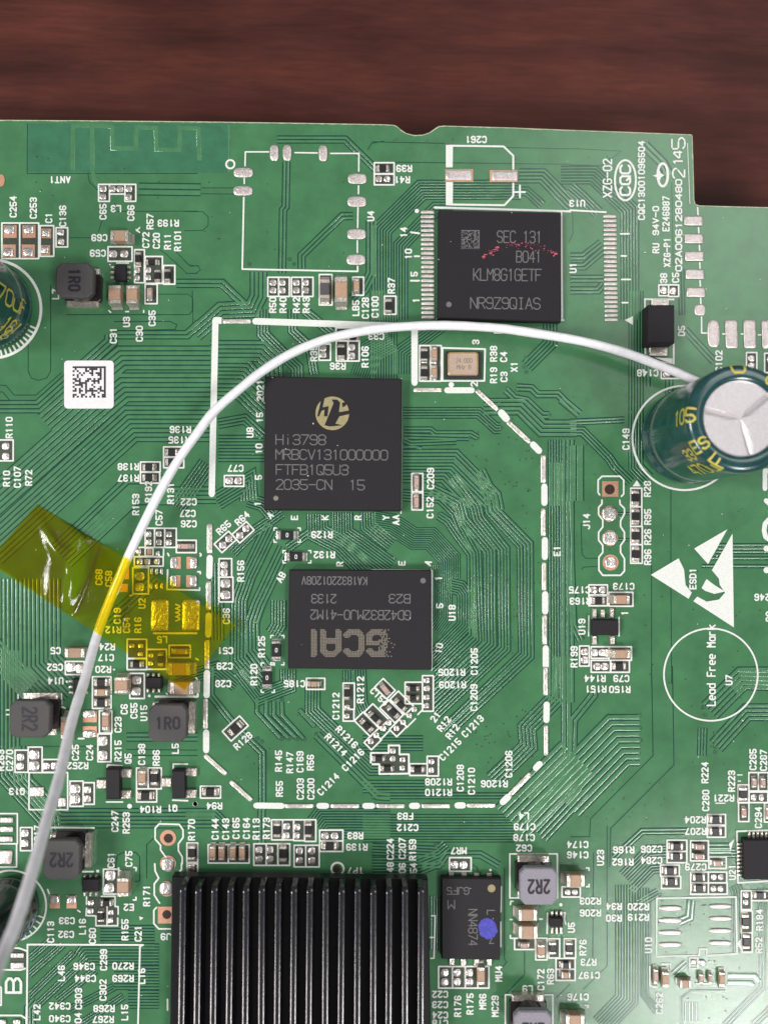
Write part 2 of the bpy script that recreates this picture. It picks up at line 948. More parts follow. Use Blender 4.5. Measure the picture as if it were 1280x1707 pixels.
TRACES = """
@ 0 500
T 5 8 1400 375 790 375 640 500 300 800
T 6 8 1400 565 800 565 590 740 -60 1320
T 8 7.5 1400 800 845 800 300 1290 -60 1620
T 3 7 -10 690 250 690 560 410 720 270 720 225
g 1.5 0 552 40 552 95 615 235 615 400 470
g 1.5 0 595 20 595 75 660 250 660 480 450
g 1.5 330 -100 330 460 305 505 250 520 205 505 185 460 185 280
g 1.5 1245 -60 1245 70 1225 95 430 95
g 1.5 740 140 1100 138 1145 160 1135 190 740 200
T 2 7 760 225 1210 225 1290 150
T 7 7 1110 1230 850 1230 500 1560 400 1655
@ 0 810
T 14 7 205 600 205 1170 420 1390
T 6 7 -60 1040 150 1250 200 1300
T 4 7 1400 60 850 60 480 400
T 3 7 1010 600 700 880
g 1.5 850 300 850 480
@ 0 1110
T 6 6.5 55 -100 55 700 320 990 330 1100
T 5 6.5 1400 985 390 985 150 750 130 520
T 2 7 820 460 1280 460 
g 1.5 0 100 420 105
g 1.5 100 520 700 520
g 1.5 820 540 1280 545
g 1.5 820 580 1280 580
@ 0 190
T 2 10 900 485 1300 490
g 1.2 450 800 620 800
g 1.2 640 760 660 690
g 1.2 760 630 1280 628
g 1.2 1035 880 1075 905 1210 1030 1280 1030
g 1.2 1130 880 1220 975 1280 985
g 1.2 1140 1085 1280 1090
g 1.2 1140 1105 1280 1105
g 1.2 1025 1165 1220 1165 1248 1190 1248 1400
g 1.3 180 60 178 385 1280 385
g 1.2 570 385 580 440 640 500
g 1.2 610 385 615 430 640 460
@ 310 190
T 2 6 590 165 1030 165 1240 370 1240 380
T 2 6 650 310 645 600 628 620 622 1030
T 2 6 748 1000 748 915 1010 660 1080 660
g 1.4 1175 230 1200 190 1280 175
g 1.2 -10 630 110 632 145 665 145 720 110 752 -10 755
g 1.2 -10 945 30 985 80 980 95 1010 60 1032 0 1030
T 2 7 -60 1095 235 1095 360 1215 390 1250
T 4 7 470 1020 470 1180 430 1260 230 1270 60 1420
T 3 6 1200 690 1200 1030 1150 1130 1080 1200
g 1.2 -10 478 320 478
g 1.2 -10 515 320 518
@ 620 190
g 1.4 0 180 470 190
g 1.4 0 310 1280 325
g 1.4 540 210 1280 225
T 7 4.6 960 490 320 490 62 748 62 1330
T 5 4.6 520 615 410 615 185 850 185 1330
T 4 6 950 400 1100 400 1230 530 1290 590
T 3 5 940 500 1000 500 1100 590
@ 950 190
T 6 5 -60 395 150 395 385 620 385 1330
g 1.4 0 330 100 330 200 335 330 240 0 222
T 4 5 0 470 80 540 180 640
T 2 6 0 920 85 920 200 830
T 2 6 0 985 90 985 215 880
T 2 6 0 1065 215 1065
T 2 6 0 1140 180 1140 215 1100
g 1.2 15 640 18 770 -10 830
T 2 8 480 200 600 320 640 400
g 1.2 655 440 665 980
T 2 5 715 1000 722 1300
@ 620 500
T 10 4.4 75 -60 75 170 75 520
T 6 4.4 480 130 330 240 190 340 190 480 
T 4 4.5 200 730 690 730 800 830 830 828
T 4 7 720 690 960 690 1100 830 1320 830
T 2 5 205 840 380 840 410 865 640 865 680 890
T 2 5 205 880 590 890 625 890
T 2 5 205 905 250 925 545 915
T 1 6 205 950 280 950 320 962
T 2 6 865 580 920 635 1000 650 1100 745 1145 745
T 2 6 935 565 1030 570 1070 610 1200 610 1320 730
T 4 5.5 1150 60 1150 280 1000 430
T 3 6 200 1000 540 1000 800 1260 820 1360
T 4 5.5 200 1075 515 1075 760 1320
T 3 5.5 200 1150 460 1150 640 1330
T 3 8 1185 1050 1185 1330
@ 620 810
T 3 5.6 700 -100 770 40 790 150 1010 375 1015 1100 480 1600
T 2 5 670 -60 735 60 750 170 955 390 965 1080 450 1570
T 4 5.2 520 -60 670 130 690 210 850 410 855 1050 400 1480
T 4 5.2 380 20 560 110 590 220 760 420 765 1020 340 1420
T 4 4.8 200 60 440 75 540 170 580 270 670 430 690 1000 300 1370
T 3 4.8 430 190 490 230 530 290 640 440 650 970 400 1200
T 10 3.6 0 230 130 250 270 340 380 340 500 470 500 600
T 10 3.6 445 510 450 850 390 930
T 6 4.2 480 640 570 660 600 700 600 900 390 1110
T 6 4.6 1190 -300 1195 1165 1190 1400
T 3 7 1265 -300 1265 1400
@ 950 500
T 5 4.8 425 -60 425 780 425 1080 500 1160
T 1 6 505 400 505 560
T 2 6 640 500 640 800
T 2 5 0 790 350 775
T 3 5 0 850 80 850 250 1020 290 1080 390 1180
T 2 6 740 190 930 400
T 2 7 -60 640 60 740
T 2 12 40 1300 40 940
@ 950 810
g 1.4 650 0 650 650 655 1280
g 1.4 525 500 525 1280
T 2 6 -10 100 20 900 70 1000
g 1.2 70 240 75 440 100 468 190 468
g 1.2 75 540 85 525 185 520
T 1 4 300 178 400 180
T 1 4 310 345 400 350
T 3 5.5 1330 405 940 405
T 1 5 1330 468 900 468
T 1 5 1330 520 850 518
T 5 7 1330 1255 1100 1250 1040 1300
@ 950 1110
g 1.6 525 0 535 580 130 990 125 1105 0 1105
g 1.6 660 0 670 640 262 1050 255 1300
T 2 7 150 160 150 190 20 350 15 600
T 5 7.5 1330 80 1110 80 900 290
T 4 7 1330 300 1140 300 940 520
T 3 5 855 400 850 580
T 9 9.5 450 480 310 480 -60 860
T 2 5.5 760 1068 465 1070 280 1240
T 3 6 1040 1180 890 1180
@ 620 1110
T 8 9.5 1320 590 1120 790 900 1010
T 8 7 1320 770 1050 1060
T 5 6 1195 -60 1195 200 1000 400 1010 520 780 740
T 2 8 1255 -60 1255 590 1000 840
T 10 4.6 -60 1050 920 1050
T 5 5 330 500 -60 500
T 2 5 0 840 980 840
T 4 5.2 340 780 200 780 -60 780
T 2 6 820 1290 700 1220 480 1220 430 1290 300 1290
@ 310 1110
T 12 4.5 1320 1010 900 1010 870 1050
T 4 5 0 960 180 960 280 1060
T 2 6 495 930 495 560 330 400 160 190 165 0
T 2 6 490 930 490 1240
T 1 7 460 230 460 300 610 465
T 1 7 520 230 520 320 660 465
T 1 7 570 230 570 320 710 465
T 1 7 620 230 625 320 760 470
T 1 8 735 285 830 390
T 2 7 845 445 1240 840 1320 845
T 5 5 820 130 820 290 1200 660 1320 660
T 4 4.6 1050 30 1050 110
T 5 4.4 1120 0 1130 240 1180 350 1320 400
T 6 4.4 660 20 660 130 480 200 350 30
@ 310 500
T 5 7 160 330 490 330 560 400 560 500
T 6 6.5 160 460 380 460 500 600
T 5 6.5 160 580 350 580 500 720
T 8 5.5 210 960 505 960
T 3 5.5 210 800 380 770 500 880
T 4 5 500 60 500 220 680 400 720 440 720 500
T 3 5 690 60 690 200 800 300 830 480
T 10 4 1330 260 1200 330 1140 500
T 6 5 -60 1340 140 1060
T 6 5 200 1300 400 1180 410 1300
T 3 5 760 60 950 220 
@ 310 810
T 5 5.5 560 250 400 580 345 740 340 1120 480 1280
T 4 6 640 400 470 760 430 880 430 1060 520 1180
T 4 4.5 620 170 520 240 430 300 300 430
T 5 4.5 400 90 500 120 560 190
T 5 5 600 740 600 900 560 960
T 8 4.4 850 180 850 300 1000 380 1160 540
T 8 4.4 1010 170 1010 310 1130 390 1320 530
T 6 4.4 1180 170 1180 260 1330 380
T 5 4.6 -60 1260 200 1180 330 1290
T 4 5.5 200 500 205 1000
T 3 5 660 400 800 300
@ 950 1377
T 8 4.7 365 380 365 1120 200 1290
T 5 4.7 350 330 510 170 620 165
T 3 4.7 395 420 530 280 590 275
T 3 4.7 440 500 570 425
T 3 4.7 480 400 480 1090 560 1200
g 1.5 238 0 238 905 80 1060
g 1.5 150 170 145 880
g 1.5 520 430 520 900
T 2 6 750 880 660 960
T 3 5 895 175 1080 175
T 3 5 1240 400 1240 1040 1000 1290
T 3 5 1330 1150 1180 1290
T 2 7 780 480 770 590 700 620
T 1 5 720 1280 720 1110 790 1060 1000 1060
T 2 6 755 1140 755 1260
T 2 6 800 1140 800 1260
T 2 12 1020 990 1180 990 1200 1020
T 4 5 1060 380 1080 420 1080 820
@ 620 1377
g 1.6 855 270 855 860 870 880 830 930
g 1.6 985 800 985 960 840 1110
g 1.6 650 250 680 270 685 320
T 6 5 0 260 300 260 450 200
T 4 4.6 410 450 410 800
T 4 5 0 150 420 170 480 120
g 1.4 1225 700 1225 870
g 1.6 1280 1020 1190 1110
@ 0 1377
T 3 4.2 190 860 330 740
T 3 4.2 190 960 410 765
T 3 4.2 190 1100 480 820
T 3 4.2 230 1170 550 870
T 3 4.2 370 1130 620 930
T 3 4.2 450 1190 740 1040
T 3 4.2 510 1290 800 1100
T 8 5 1000 720 650 720
T 7 5 1030 830 560 830 540 860
T 8 5 1030 980 740 980
T 6 5 1030 1120 830 1120
T 3 6 195 1290 195 1180 240 1130
g 1.5 950 340 950 120 1000 75
g 1.5 750 270 760 190 800 170 880 170 905 200 905 355 870 360
g 1.5 690 690 1000 690
"""
# ------------------------------------------------------------------ helpers
def at(px, py, z=0.0):
    d = RW @ Vector((px-CX, -(py-CY), -F))
    t = (z-DIST)/d.z
    return Vector((d.x*t, d.y*t, z))
def pxsize(px, py, z=0.0):                           # cm per photo pixel there
    return (at(px+5, py, z)-at(px-5, py, z)).length/10
def wang(px, py, deg):                               # screen angle -> angle on the board
    a = math.radians(deg); v = at(px+8*math.cos(a), py-8*math.sin(a))-at(px, py)
    return math.atan2(v.y, v.x)
def mesh(name, vs, fs, mats, parent=None, smooth=False, mi=None, kind=None, link=True):
    me = bpy.data.meshes.new(name); me.from_pydata([tuple(v) for v in vs], [], fs)
    for m in (mats if isinstance(mats, (list, tuple)) else [mats]): me.materials.append(m)
    if mi: me.polygons.foreach_set('material_index', mi)
    if smooth: me.polygons.foreach_set('use_smooth', [True]*len(me.polygons))
    me.update()
    if not link: return me
    return put(name, me, parent, kind)
def put(name, me, parent=None, kind=None, loc=None, rz=0):
    o = bpy.data.objects.new(name, me); C.objects.link(o)
    if parent is not None: o.parent = parent
    if kind: o['kind'] = kind
    if loc is not None: o.location = loc
    if rz: o.rotation_euler.z = rz
    return o
def thing(name, label, cat, group=None, loc=(0,0,0), rz=0):
    o = bpy.data.objects.new(name, None); C.objects.link(o); o.location = loc; o.rotation_euler.z = rz
    o.empty_display_size = .1
    o['label'] = label; o['category'] = cat
    if group: o['group'] = group
    return o
class G:                                             # gathers faces for one mesh
    def __init__(s): s.v = []; s.f = []; s.m = []
    def add(s, vs, fs, m=0):
        b = len(s.v); s.v += [tuple(v) for v in vs]
        for f in fs: s.f.append(tuple(b+i for i in f)); s.m.append(m)
    def build(s, name, mats, parent=None, smooth=False, kind=None):
        return mesh(name, s.v, s.f, mats, parent, smooth, s.m, kind)
def prism(quad, z0, z1, bev=0.0):                    # a block over any outline, top edge bevelled
    n = len(quad); c = sum((Vector((p[0], p[1], 0)) for p in quad), Vector())/n
    vs = [Vector((p[0], p[1], z0)) for p in quad]
    rings = [(0, z1-bev), (bev, z1)] if bev else [(0, z1)]
    for ins, z in rings:
        for p in quad:
            q = Vector((p[0], p[1], 0)); d = (c-q); L = d.length
            q = q+d*(ins*1.3/L if L else 0); vs.append(Vector((q.x, q.y, z)))
    fs = []
    k = len(rings)+1
    for r in range(k-1):
        for i in range(n):
            j = (i+1) % n; fs.append((r*n+i, r*n+j, (r+1)*n+j, (r+1)*n+i))
    fs.append(tuple((k-1)*n+i for i in range(n))); fs.append(tuple(reversed(range(n))))
    return vs, fs
def rect(cx, cy, w, h): return [(cx-w/2, cy-h/2), (cx+w/2, cy-h/2), (cx+w/2, cy+h/2), (cx-w/2, cy+h/2)]
def superell(w, h, p, n):
    out = []
    for i in range(n):
        a = 2*math.pi*i/n; c, s = math.cos(a), math.sin(a)
        out.append((w/2*math.copysign(abs(c)**(2/p), c), h/2*math.copysign(abs(s)**(2/p), s)))
    return out
def dome(w, h, p, top, n=18, rings=((1, 0), (.96, .45), (.82, .8), (.5, .97))):
    vs = []; fs = []
    for k, (sc, t) in enumerate(rings):
        for (x, y) in superell(w*sc, h*sc, p, n): vs.append((x, y, .002+top*t))
    for k in range(len(rings)-1):
        for i in range(n):
            j = (i+1) % n; fs.append((k*n+i, k*n+j, (k+1)*n+j, (k+1)*n+i))
    vs.append((0, 0, .002+top)); c = len(vs)-1; b = (len(rings)-1)*n
    for i in range(n): fs.append((b+i, b+(i+1) % n, c))
    return vs, fs
# ------------------------------------------------------------------ materials
def mat(name, col, rough=.5, metal=0.0, var=.12, scale=30, bump=0.0, bscale=60, spec=.5, coat=0, rvar=.0, col2=None):
    m = bpy.data.materials.new(name); m.use_nodes = True; nt = m.node_tree; N = nt.nodes; Lk = nt.links
    b = N['Principled BSDF']
    tc = N.new('ShaderNodeTexCoord'); geo = N.new('ShaderNodeNewGeometry')
    no = N.new('ShaderNodeTexNoise'); no.inputs['Scale'].default_value = scale; no.inputs['Detail'].default_value = 5; no.inputs['Roughness'].default_value = .65
    Lk.new(geo.outputs['Position'], no.inputs['Vector'])
    rp = N.new('ShaderNodeValToRGB')
    lo = tuple(c*(1-var*2) for c in col); hi = tuple(min(1, c*(1+var*2)) for c in (col2 or col))
    rp.color_ramp.elements[0].color = (*lo, 1); rp.color_ramp.elements[1].color = (*hi, 1)
    rp.color_ramp.elements[0].position = .28; rp.color_ramp.elements[1].position = .72
    Lk.new(no.outputs['Fac'], rp.inputs['Fac']); Lk.new(rp.outputs['Color'], b.inputs['Base Color'])
    b.inputs['Roughness'].default_value = rough; b.inputs['Metallic'].default_value = metal
    b.inputs['Specular IOR Level'].default_value = spec
    if coat: b.inputs['Coat Weight'].default_value = coat; b.inputs['Coat Roughness'].default_value = .15
    if rvar:
        mp = N.new('ShaderNodeMapRange'); mp.inputs['To Min'].default_value = max(.02, rough-rvar); mp.inputs['To Max'].default_value = rough+rvar
        Lk.new(no.outputs['Fac'], mp.inputs['Value']); Lk.new(mp.outputs['Result'], b.inputs['Roughness'])
    if bump:
        n2 = N.new('ShaderNodeTexNoise'); n2.inputs['Scale'].default_value = bscale; n2.inputs['Detail'].default_value = 4
        Lk.new(geo.outputs['Position'], n2.inputs['Vector'])
        bp = N.new('ShaderNodeBump'); bp.inputs['Strength'].default_value = bump; bp.inputs['Distance'].default_value = .02
        Lk.new(n2.outputs['Fac'], bp.inputs['Height']); Lk.new(bp.outputs['Normal'], b.inputs['Normal'])
    return m
GREEN = (.054, .170, .075)
M = {}
M['mask'] = mat('green_solder_mask', GREEN, .14, var=.09, scale=3, bump=.09, bscale=130, spec=.5, rvar=.05)
M['trace'] = mat('mask_over_copper', (.060, .188, .084), .15, var=.08, scale=8, bump=.08, bscale=110, spec=.85)
M['gap'] = mat('mask_over_laminate', (.009, .050, .037), .2, var=.15, scale=8)
M['gapsoft'] = mat('mask_over_bare_core', (.042, .150, .082), .22, var=.08, scale=6)
M['edge'] = mat('laminate_edge', (.40, .42, .28), .7, var=.2, scale=40)
M['silk'] = mat('white_ink', (.68, .70, .66), .6, var=.06, scale=60)
M['opening'] = mat('bare_laminate', (.035, .05, .032), .5, var=.3, scale=60)
M['solder'] = mat('tinned_solder', (.74, .69, .65), .3, metal=.9, var=.12, scale=40, bump=.45, bscale=28, rvar=.1)
M['strip'] = mat('tinned_strip', (.80, .75, .68), .36, metal=.75, var=.12, scale=24, bump=.4, bscale=24, rvar=.1)
M['tin'] = mat('flat_tinned_pad', (.68, .61, .59), .4, metal=.7, var=.1, scale=40, bump=.4, bscale=45, rvar=.12)
M['copper'] = mat('bare_copper', (.66, .36, .24), .42, metal=.6, var=.1, scale=50)
M['hole'] = mat('drilled_hole', (.03, .012, .01), .7)
M['res'] = mat('resistor_body', (.012, .011, .012), .42, var=.2, scale=90)
M['ferr'] = mat('grey_ferrite', (.07, .065, .068), .6, var=.2, scale=80)
M['mlcc'] = mat('tan_ceramic', (.40, .255, .17), .5, var=.08, scale=60)
M['mlccp'] = mat('pinkish_ceramic', (.46, .31, .27), .5, var=.08, scale=60)
M['term'] = mat('tinned_terminal', (.66, .60, .54), .34, metal=.8, var=.14, scale=50, bump=.4, bscale=40, rvar=.12)
M['chip'] = mat('black_moulding', (.016, .014, .0165), .58, var=.2, scale=170, bump=.2, bscale=260, spec=.25, rvar=.1)
M['laser'] = mat('laser_marking', (.135, .13, .132), .7, var=.2, scale=120)
M['laserwarm'] = mat('warm_laser_marking', (.20, .175, .14), .7, var=.25, scale=120)
M['gold'] = mat('gold_marking', (.30, .26, .13), .7, var=.2, scale=120)
M['ind'] = mat('inductor_flange', (.068, .063, .065), .62, var=.22, scale=110, bump=.35, bscale=160, spec=.4)
M['indl'] = mat('pale_inductor_flange', (.26, .245, .285), .55, var=.25, scale=110, bump=.35, bscale=160)
M['core'] = mat('inductor_core', (.012, .008, .008), .4, var=.2, scale=40)
M['ink'] = mat('dark_print', (.012, .010, .016), .6, var=.2)
M['sleeve'] = mat('teal_sleeve', (.010, .055, .056), .2, var=.25, scale=9, coat=.4, rvar=.06)
M['sleevedark'] = mat('dark_sleeve', (.006, .014, .015), .2, var=.25, scale=9, coat=.4)
M['alu'] = mat('capacitor_aluminium', (.60, .565, .58), .45, metal=.55, var=.05, scale=40, bump=.2, bscale=60)
M['yellow'] = mat('yellow_print', (.52, .45, .08), .5, var=.12, scale=60)
M['paleprint'] = mat('pale_print', (.3, .34, .42), .5, var=.12, scale=60)
M['black'] = mat('black_anodised', (.006, .005, .008), .2, metal=0.0, var=.3, scale=25, bump=.05, bscale=110, spec=1.0, rvar=.05)
M['blackbase'] = mat('black_anodised_base', (.006, .005, .007), .4, var=.3, scale=25, spec=.3)
M['lid'] = mat('crystal_lid', (.66, .50, .39), .35, metal=.7, var=.06, scale=60)
M['lidrim'] = mat('gilt_rim', (.75, .52, .20), .35, metal=.9)
M['ceramic'] = mat('dark_ceramic', (.02, .022, .024), .4)
M['paper'] = mat('white_sticker', (.72, .695, .71), .6, var=.03, scale=20)
M['blue'] = mat('blue_marker_ink', (.045, .042, .38), .5, var=.2, scale=40)
M['pink'] = mat('pink_residue', (.42, .06, .11), .4, var=.3, scale=60)
M['wire'] = mat('white_sleeving', (.80, .79, .825), .32, var=.05, scale=14, bump=.06, bscale=40, rvar=.1, spec=.5)
M['wire'].node_tree.nodes['Principled BSDF'].inputs['Subsurface Weight'].default_value = .25
M['wire'].node_tree.nodes['Principled BSDF'].inputs['Subsurface Radius'].default_value = (.05, .05, .05)

def wood():
    m = bpy.data.materials.new('red_brown_wood'); m.use_nodes = True; nt = m.node_tree; N = nt.nodes; L = nt.links
    b = N['Principled BSDF']; geo = N.new('ShaderNodeNewGeometry')
    def noise(sc, mp, det=6, rough=.6, dist=0):
        a = N.new('ShaderNodeMapping'); a.inputs['Scale'].default_value = mp; a.inputs['Rotation'].default_value = (0, 0, .02)
        L.new(geo.outputs['Position'], a.inputs['Vector'])
        n = N.new('ShaderNodeTexNoise'); n.inputs['Scale'].default_value = sc; n.inputs['Detail'].default_value = det
        n.inputs['Roughness'].default_value = rough; n.inputs['Distortion'].default_value = dist
        L.new(a.outputs['Vector'], n.inputs['Vector']); return n
    n1 = noise(1.0, (.40, 2.4, 1), 6, .6, .35); n2 = noise(1.0, (2.0, 17, 1), 5, .65, .3); n3 = noise(.45, (1, 1, 1), 3, .5)
    def ramp(n, a, b_, p0, p1):
        r = N.new('ShaderNodeValToRGB'); r.color_ramp.elements[0].color = (*a, 1); r.color_ramp.elements[1].color = (*b_, 1)
        r.color_ramp.elements[0].position = p0; r.color_ramp.elements[1].position = p1; L.new(n.outputs['Fac'], r.inputs['Fac']); return r
    r1 = ramp(n1, (.036, .0095, .0068), (.086, .0225, .0152), .3, .7)
    r2 = ramp(n2, (.76, .72, .72), (1.12, 1.10, 1.10), .28, .68)
    r3 = ramp(n3, (.8, .78, .78), (1.2, 1.25, 1.3), .35, .65)
    x = N.new('ShaderNodeMix'); x.data_type = 'RGBA'; x.blend_type = 'MULTIPLY'; x.inputs[0].default_value = 1
    L.new(r1.outputs[0], x.inputs[6]); L.new(r2.outputs[0], x.inputs[7])
    y = N.new('ShaderNodeMix'); y.data_type = 'RGBA'; y.blend_type = 'MULTIPLY'; y.inputs[0].default_value = 1
    L.new(x.outputs[2], y.inputs[6]); L.new(r3.outputs[0], y.inputs[7])
    L.new(y.outputs[2], b.inputs['Base Color'])
    b.inputs['Roughness'].default_value = .55; b.inputs['Specular IOR Level'].default_value = .2
    bp = N.new('ShaderNodeBump'); bp.inputs['Strength'].default_value = .15; bp.inputs['Distance'].default_value = .02
    L.new(n2.outputs['Fac'], bp.inputs['Height']); L.new(bp.outputs['Normal'], b.inputs['Normal'])
    return m
def film():
    m = bpy.data.materials.new('amber_film'); m.use_nodes = True; nt = m.node_tree; N = nt.nodes; L = nt.links
    for n in list(N):
        if n.type != 'OUTPUT_MATERIAL': N.remove(n)
    out = [n for n in N if n.type == 'OUTPUT_MATERIAL'][0]
    tr = N.new('ShaderNodeBsdfTransparent'); tr.inputs[0].default_value = (1.0, .87, .07, 1)
    df = N.new('ShaderNodeBsdfDiffuse'); df.inputs[0].default_value = (.85, .62, .03, 1)
    gl = N.new('ShaderNodeBsdfGlossy'); gl.inputs['Roughness'].default_value = .11
    geo = N.new('ShaderNodeNewGeometry'); no = N.new('ShaderNodeTexNoise'); no.inputs['Scale'].default_value = 26; no.inputs['Detail'].default_value = 6
    L.new(geo.outputs['Position'], no.inputs['Vector'])
    bp = N.new('ShaderNodeBump'); bp.inputs['Strength'].default_value = .08; bp.inputs['Distance'].default_value = .02
    L.new(no.outputs['Fac'], bp.inputs['Height']); L.new(bp.outputs['Normal'], gl.inputs['Normal'])
    a = N.new('ShaderNodeMixShader'); a.inputs[0].default_value = .05; L.new(tr.outputs[0], a.inputs[1]); L.new(df.outputs[0], a.inputs[2])
    fr = N.new('ShaderNodeFresnel'); fr.inputs['IOR'].default_value = 1.4
    b = N.new('ShaderNodeMixShader'); L.new(fr.outputs[0], b.inputs[0]); L.new(a.outputs[0], b.inputs[1]); L.new(gl.outputs[0], b.inputs[2])
    L.new(b.outputs[0], out.inputs['Surface']); return m
M['wood'] = wood(); M['film'] = film()

# ------------------------------------------------------------------ table and board
def quadmesh(name, pts, z, m, parent=None, kind=None):
    return mesh(name, [(p[0], p[1], z) for p in pts], [tuple(range(len(pts)))], m, parent, kind=kind)
TZ = -1.0
tb = mesh('table_top', *prism(rect(0, 0, 60, 44), TZ-2.2, TZ, .1), M['wood']); tb['kind'] = 'structure'
BOARD = thing('circuit_board', 'green printed circuit board with white lettering lying on the red brown wood', 'circuit board')
outline = [(-120,199), (0,199.8), (160,200.8), (330,202.4), (500,204.8), (640,207.3), (655,208), (661,210), (668,216), (677,222), (690,225.3), (705,224.6), (716,220.5), (725,214), (731,210.3),
           (740,209.4), (850,212.6), (950,216.6), (1050,220), (1153.5,224.2), (1155.5,290), (1156.5,333), (1158.5,340), (1165,342.5), (1280,345.5), (1420,348), (1420,1850), (-120,1850)]
bp_ = [at(x, y) for x, y in outline]
n = len(bp_)
vs = [(p.x, p.y, -.0017) for p in bp_]+[(p.x, p.y, -.16) for p in bp_]
fs = [tuple(range(n))[::-1], tuple(n+i for i in range(n))]+[(i, (i+1) % n, n+(i+1) % n, n+i) for i in range(n)]
mesh('substrate', vs, fs, [M['mask'], M['edge']], BOARD, mi=[0, 0]+[1]*n)
rw = random.Random(2)
for k in range(1, len(outline)-3):                   # mask stops short of the cut edge: bare laminate shows
    a, b = Vector(outline[k]), Vector(outline[k+1]); n_ = max(1, int((b-a).length/6)); d = (b-a).normalized(); nn = Vector((-d.y, d.x)); g = []
    vs = []; fs = []
    for i in range(n_+1):
        p = a.lerp(b, i/n_); q = p+nn*rw.uniform(1.0, 2.0); vs += [at(p.x, p.y, -.0004), at(q.x, q.y, -.0004)]
    for i in range(n_): fs.append((2*i, 2*i+1, 2*i+3, 2*i+2))
    mesh('bare_edge', vs, fs, M['edge'], BOARD)
mesh('spacer', *prism(rect(0, -1.5, 5, 6), TZ, -.16), M['core'], BOARD)    # the parts under the board that hold it off the table

# ------------------------------------------------------------------ stroke lettering
GL = {'A':'002640 1232','B':'00063645443303 3342413000','C':'4536160501103041','D':'00062645412000','E':'46060040 0333','F':'460600 0333','G':'45361605011030414323','H':'0006 4046 0343',
'I':'1636 2620 1030','J':'4641301001','K':'0006 4602 1340','L':'060040','M':'0006234640','N':'00064046','O':'010516364541301001','P':'00063645443303','Q':'010516364541301001 2240',
'R':'00063645443303 2340','S':'453616050413334241301001','T':'0646 2620','U':'060110304146','V':'062046','W':'0610243046','X':'0046 0640','Y':'062346 2320','Z':'06460040',
'0':'010516364541301001','1':'152620','2':'05163645440040','3':'051636454433 13334241301001','4':'36024 2 3630','5':'460603334241301001','6':'4536160501103041423303','7':'064610',
'8':'13334445361605041302011030414233','9':'01103041453616050413 43','-':'0343','.':'2021','+':'0343 2125','i':'2024 2626','e':'024243341403011030','a':'4440 433414030110304 1','d':'4046 43341403011030 41',
'r':'0004 031434','k':'0006 4402 1340','z':'04440040','u':'0401103041 4440','_':''}
GL['4'] = '36024242 3630'; GL['4'] = '360242 3630'; GL['9'] = '0110304145361605041343'; GL['a'] = '4440 43341403011030'; GL['d'] = '4640 43341403011030'
def strokes(ch):
    out = []
    for s in GL.get(ch, '').split():
        out.append([(int(s[i])/4, int(s[i+1])/6) for i in range(0, len(s)-1, 2)])
    return out
def capsule(g, p, q, w, z, f, k=5, m=0):             # one stroke; f maps (x, y) in the plane to a point
    dx, dy = q[0]-p[0], q[1]-p[1]; L = math.hypot(dx, dy); a = math.atan2(dy, dx) if L else 0
    pts = []
    for i in range(k): t = a-math.pi/2+math.pi*i/(k-1); pts.append((q[0]+w/2*math.cos(t), q[1]+w/2*math.sin(t)))
    for i in range(k): t = a+math.pi/2+math.pi*i/(k-1); pts.append((p[0]+w/2*math.cos(t), p[1]+w/2*math.sin(t)))
    g.add([f(x, y, z) for x, y in pts], [tuple(range(2*k))[::-1]], m)
def glyph_segments(text, h, length, sw):             # strokes centred on 0,0 in px, y up
    n = len(text); hh = h-sw
    adv = (length/n if length else .745*h); cw = adv-sw*1.3
    segs = []
    for i, ch in enumerate(text):
        x0 = -n*adv/2+i*adv+(adv-cw)/2
        for st in strokes(ch):
            for a, b in zip(st, st[1:]): segs.append(((x0+a[0]*cw, (a[1]-.5)*hh), (x0+b[0]*cw, (b[1]-.5)*hh)))
    return segs
def lettering(name, m, parent, cx, cy, ang, text, h=12.2, length=None, sw=2.5, z=.0042, fn=None):
    g = G(); a = math.radians(ang); ca, sa = math.cos(a), math.sin(a)
    def f(x, y, zz):
        px = cx+x*ca-y*sa; py = cy-(x*sa+y*ca)
        return at(px, py, zz)
    for i, (p, q) in enumerate(glyph_segments(text, h, length, sw)): capsule(g, p, q, sw, z+.00012*(i % 14), fn or f)
    o = g.build(name, m, parent)
    return o
def pxpoly(g, pts, wpx, z, closed=False):            # printed line along photo pixels
    k = 0
    seq = list(zip(pts, pts[1:]+(pts[:1] if closed else [])))[:len(pts) if closed else len(pts)-1]
    for p, q in seq:
        capsule(g, p, q, wpx, z+.00012*(k % 9), lambda x, y, zz: at(x, y, zz)); k += 1

